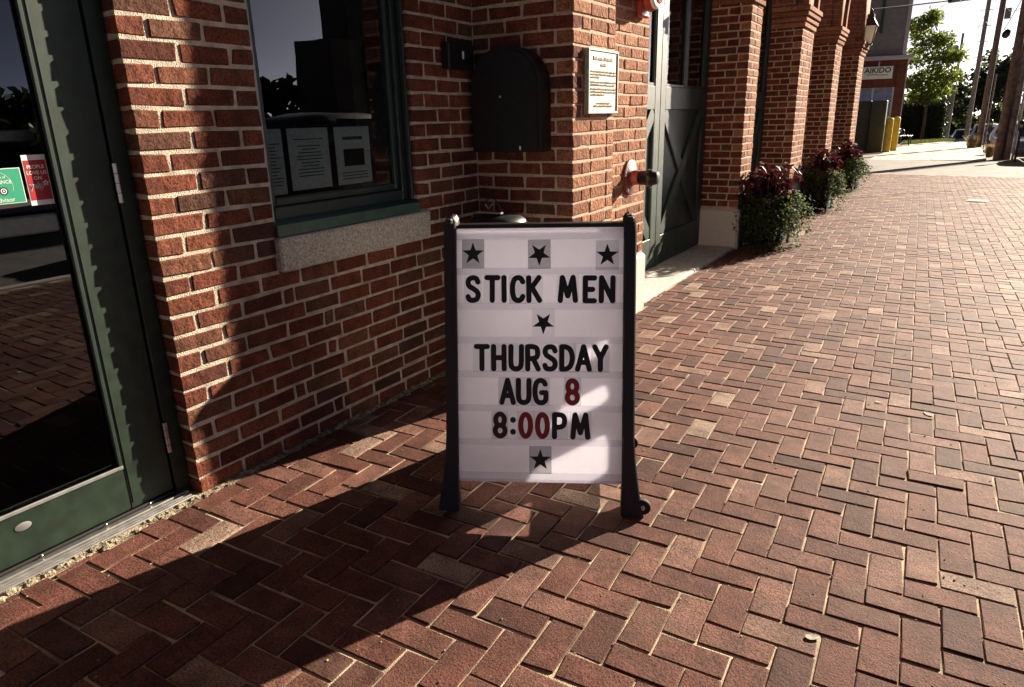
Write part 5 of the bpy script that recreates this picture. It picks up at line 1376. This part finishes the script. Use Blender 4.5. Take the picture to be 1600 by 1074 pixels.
# ---------------------------------------------------------------- cars
def make_car(name, loc, rz, paint, lab, suv=False):
    h = 1.72 if suv else 1.45; hw = .93 if suv else .89
    root = empty(name, loc, rz, lab, 'car', 'cars parked down the street')
    zb = h*(.62 if suv else .62); zs = .30 if suv else .24; hood = h*(.58 if suv else .55)
    # stations from nose (-y) to tail: y, half width, belt z, roof z, roof half width
    if suv: st = [(-2.25, .62, .62, .64, .50), (-2.18, .80, .80, .86, .60), (-1.9, .90, .90, .97, .68), (-1.0, .93, 1.03, 1.07, .74), (-.85, .93, 1.05, 1.12, .75), (-.25, .94, 1.07, 1.64, .66), (.3, .94, 1.08, 1.72, .66), (1.4, .94, 1.08, 1.70, .66), (1.95, .92, 1.06, 1.62, .64), (2.2, .90, 1.03, 1.10, .74), (2.28, .80, .75, .80, .66)]
    else: st = [(-2.25, .58, .52, .54, .46), (-2.18, .76, .66, .70, .58), (-1.9, .85, .75, .81, .66), (-1.05, .88, .86, .90, .72), (-.9, .88, .88, .93, .73), (-.15, .89, .92, 1.38, .58), (.35, .89, .93, 1.45, .58), (.95, .89, .94, 1.40, .57), (1.65, .88, .94, 1.0, .68), (2.1, .85, .92, .96, .66), (2.25, .72, .62, .66, .58)]
    V = []; F = []; n = 9
    for (y, w, b, r_, rw) in st:
        mid = (zs+b)/2
        half = [(w*.93, zs), (w, mid), (w*.97, b), (rw, r_-.04), (rw*.55, r_)]
        ring_ = [(x, z) for x, z in half] + [(-x, z) for x, z in reversed(half)]
        V += [(x, y, z) for x, z in ring_]
    m_ = 10
    for i in range(len(st)-1):
        for k in range(m_):
            k2 = (k+1) % m_; F.append((i*m_+k, i*m_+k2, (i+1)*m_+k2, (i+1)*m_+k))
    F.append(tuple(range(m_))); F.append(tuple(range((len(st)-1)*m_, len(st)*m_))[::-1])
    f = MB(); f.add(V, F, True); body = f.build('body', paint, root)
    # glass, slightly proud of the greenhouse
    def glass(idx, nm, quad):
        f = MB(); f.add(quad, [(0, 1, 2, 3)]); f.build(nm, M['car_glass'], root, recalc=False)
    i0 = 4; ia = 5
    y0, w0, b0, r0, rw0 = st[i0]; y1, w1, b1, r1, rw1 = st[ia]
    glass(0, 'windscreen', [(-rw0*.95, y0-.01, r0+.03), (rw0*.95, y0-.01, r0+.03), (rw1*.93, y1-.05, r1-.02), (-rw1*.93, y1-.05, r1-.02)])
    for sx in (-1, 1):
        for (ja, jb) in ((5, 6), (6, 7)):
            ya, wa, ba, ra, rwa = st[ja]; yb_, wb, bb, rb_, rwb = st[jb]
            glass(0, 'side_window', [(sx*(wa*.965+.012), ya+.06, ba+.03), (sx*(wb*.965+.012), yb_-.05, bb+.03), (sx*(rwb+.035), yb_-.05, rb_-.10), (sx*(rwa+.035), ya+.10, ra-.10)])
    for sx in (-1, 1):
        f = MB(); f.box((sx*.62-.16, -2.225, hood*.70), (sx*.62+.16, -2.13, hood*.70+.15), .04); f.build('headlight', M['headlamp'], root)
        f = MB(); f.box((sx*1.0-.09, -.78, b1*.98), (sx*1.0+.07, -.66, b1*.98+.13), .04); f.build('mirror', paint, root)
    f = MB(); f.box((-.42, -2.275, hood*.50), (.42, -2.235, hood*.50+.20), .02); f.build('grille', M['blackmetal'], root)
    f = MB(); f.box((-.80, -2.26, zs-.02), (.80, -2.12, zs+.14), .04); f.build('bumper', M['blackmetal'], root)
    R_ = .36 if suv else .32
    for sx in (-1, 1):
        for yy_ in (-1.38, 1.38):
            Mx = Matrix.Translation((sx*(hw-.10), yy_, R_)) @ Matrix.Rotation(rad(90)*sx, 4, 'Y')
            f = MB(); f.lathe([(.2, -.11), (R_*.93, -.11), (R_, -.07), (R_, .09), (R_*.93, .125), (R_*.66, .13)], 22, Mx); w = f.build('wheel', M['rubber'], root)
            f = MB(); f.lathe([(R_*.66, .128), (R_*.6, .10), (R_*.2, .12), (0, .125)], 18, Mx); f.build('rim', M['steel'], w)
    return root
P_silver = car_paint('silver_paint', (.42, .44, .46), .6); P_white = car_paint('white_car_paint', (.62, .64, .66), .1); P_dark = car_paint('black_car_paint', (.02, .021, .024), .2); P_grey = car_paint('grey_blue_paint', (.22, .25, .29), .5)
make_car('parked_car', (5.15, 26.8, road_z(26.8)), 0, P_silver, 'silver car parked nearest at the right edge by the double pole', True)
make_car('parked_car', (4.40, 44, road_z(44)), 0, P_white, 'pale car parked between the brown and double poles')
make_car('parked_car', (3.65, 56, road_z(56)), rad(2), P_white, 'white car behind the brown utility pole', True)
make_car('parked_car', (2.55, 66, road_z(66)), rad(4), P_dark, 'black car parked left of the brown pole', True)
make_car('parked_car', (4.55, 35.5, road_z(35.5)), 0, P_grey, 'grey car partly hidden behind the nearest double pole')
make_car('parked_car', (4.05, 50.2, road_z(50.2)), rad(1), P_dark, 'black car seen between the grey and brown poles')
make_car('parked_car', (1.65, 79, road_z(79)), rad(7), P_grey, 'grey car farthest away beside the hedge')
make_car('parked_car', (6.75, 8.1, -.12), 0, P_dark, 'black car at the kerb seen mirrored in the dark window', True)

# ---------------------------------------------------------------- the other side of the street, which the glass mirrors
ob = empty('street_building', (0, 0, 0), 0, 'dark building across the street mirrored in the window', 'building')
part('wall', (16.5, 20.6, -.5), (18.6, 30, 8.5), M['dark_wall'], ob); part('wall', (16.6, 19.0, -.5), (18.5, 20.6, 4.3), M['dark_wall'], ob)
part('cornice', (16.35, 20.5, 8.5), (18.7, 30.1, 8.7), M['dark_wall'], ob)
for i in range(4):
    for z in (1.2, 4.3): part('window', (16.45, 21.4+i*2.2, z), (16.498, 22.6+i*2.2, z+1.7), M['car_glass'], ob)
for i, (x, y, h, r_) in enumerate(((18, 16.2, 2.9, 1.7), (18.5, 12.6, 2.7, 1.7), (18, 8.8, 2.6, 1.7), (18.5, 5.0, 2.8, 1.7))):
    c = []
    for k in range(9):
        a = rr.uniform(0, 6.28); q = rr.uniform(.1, .85)
        c.append((r_*q*math.cos(a), r_*q*math.sin(a), h*rr.uniform(.3, .9), r_*rr.uniform(.35, .5), r_*rr.uniform(.3, .42)))
    tree('street_tree', (x, y, -.15), h, c, (.40, .25), M['leaf_dark'], ['low dark tree across the street next to the mirrored building', 'low dark tree across the street, second from the mirrored building', 'low dark tree across the street, third from the mirrored building', 'low dark tree across the street, fourth from the mirrored building'][i], rr, 260, .16, group='trees across the street', trunk_h=h*.5)
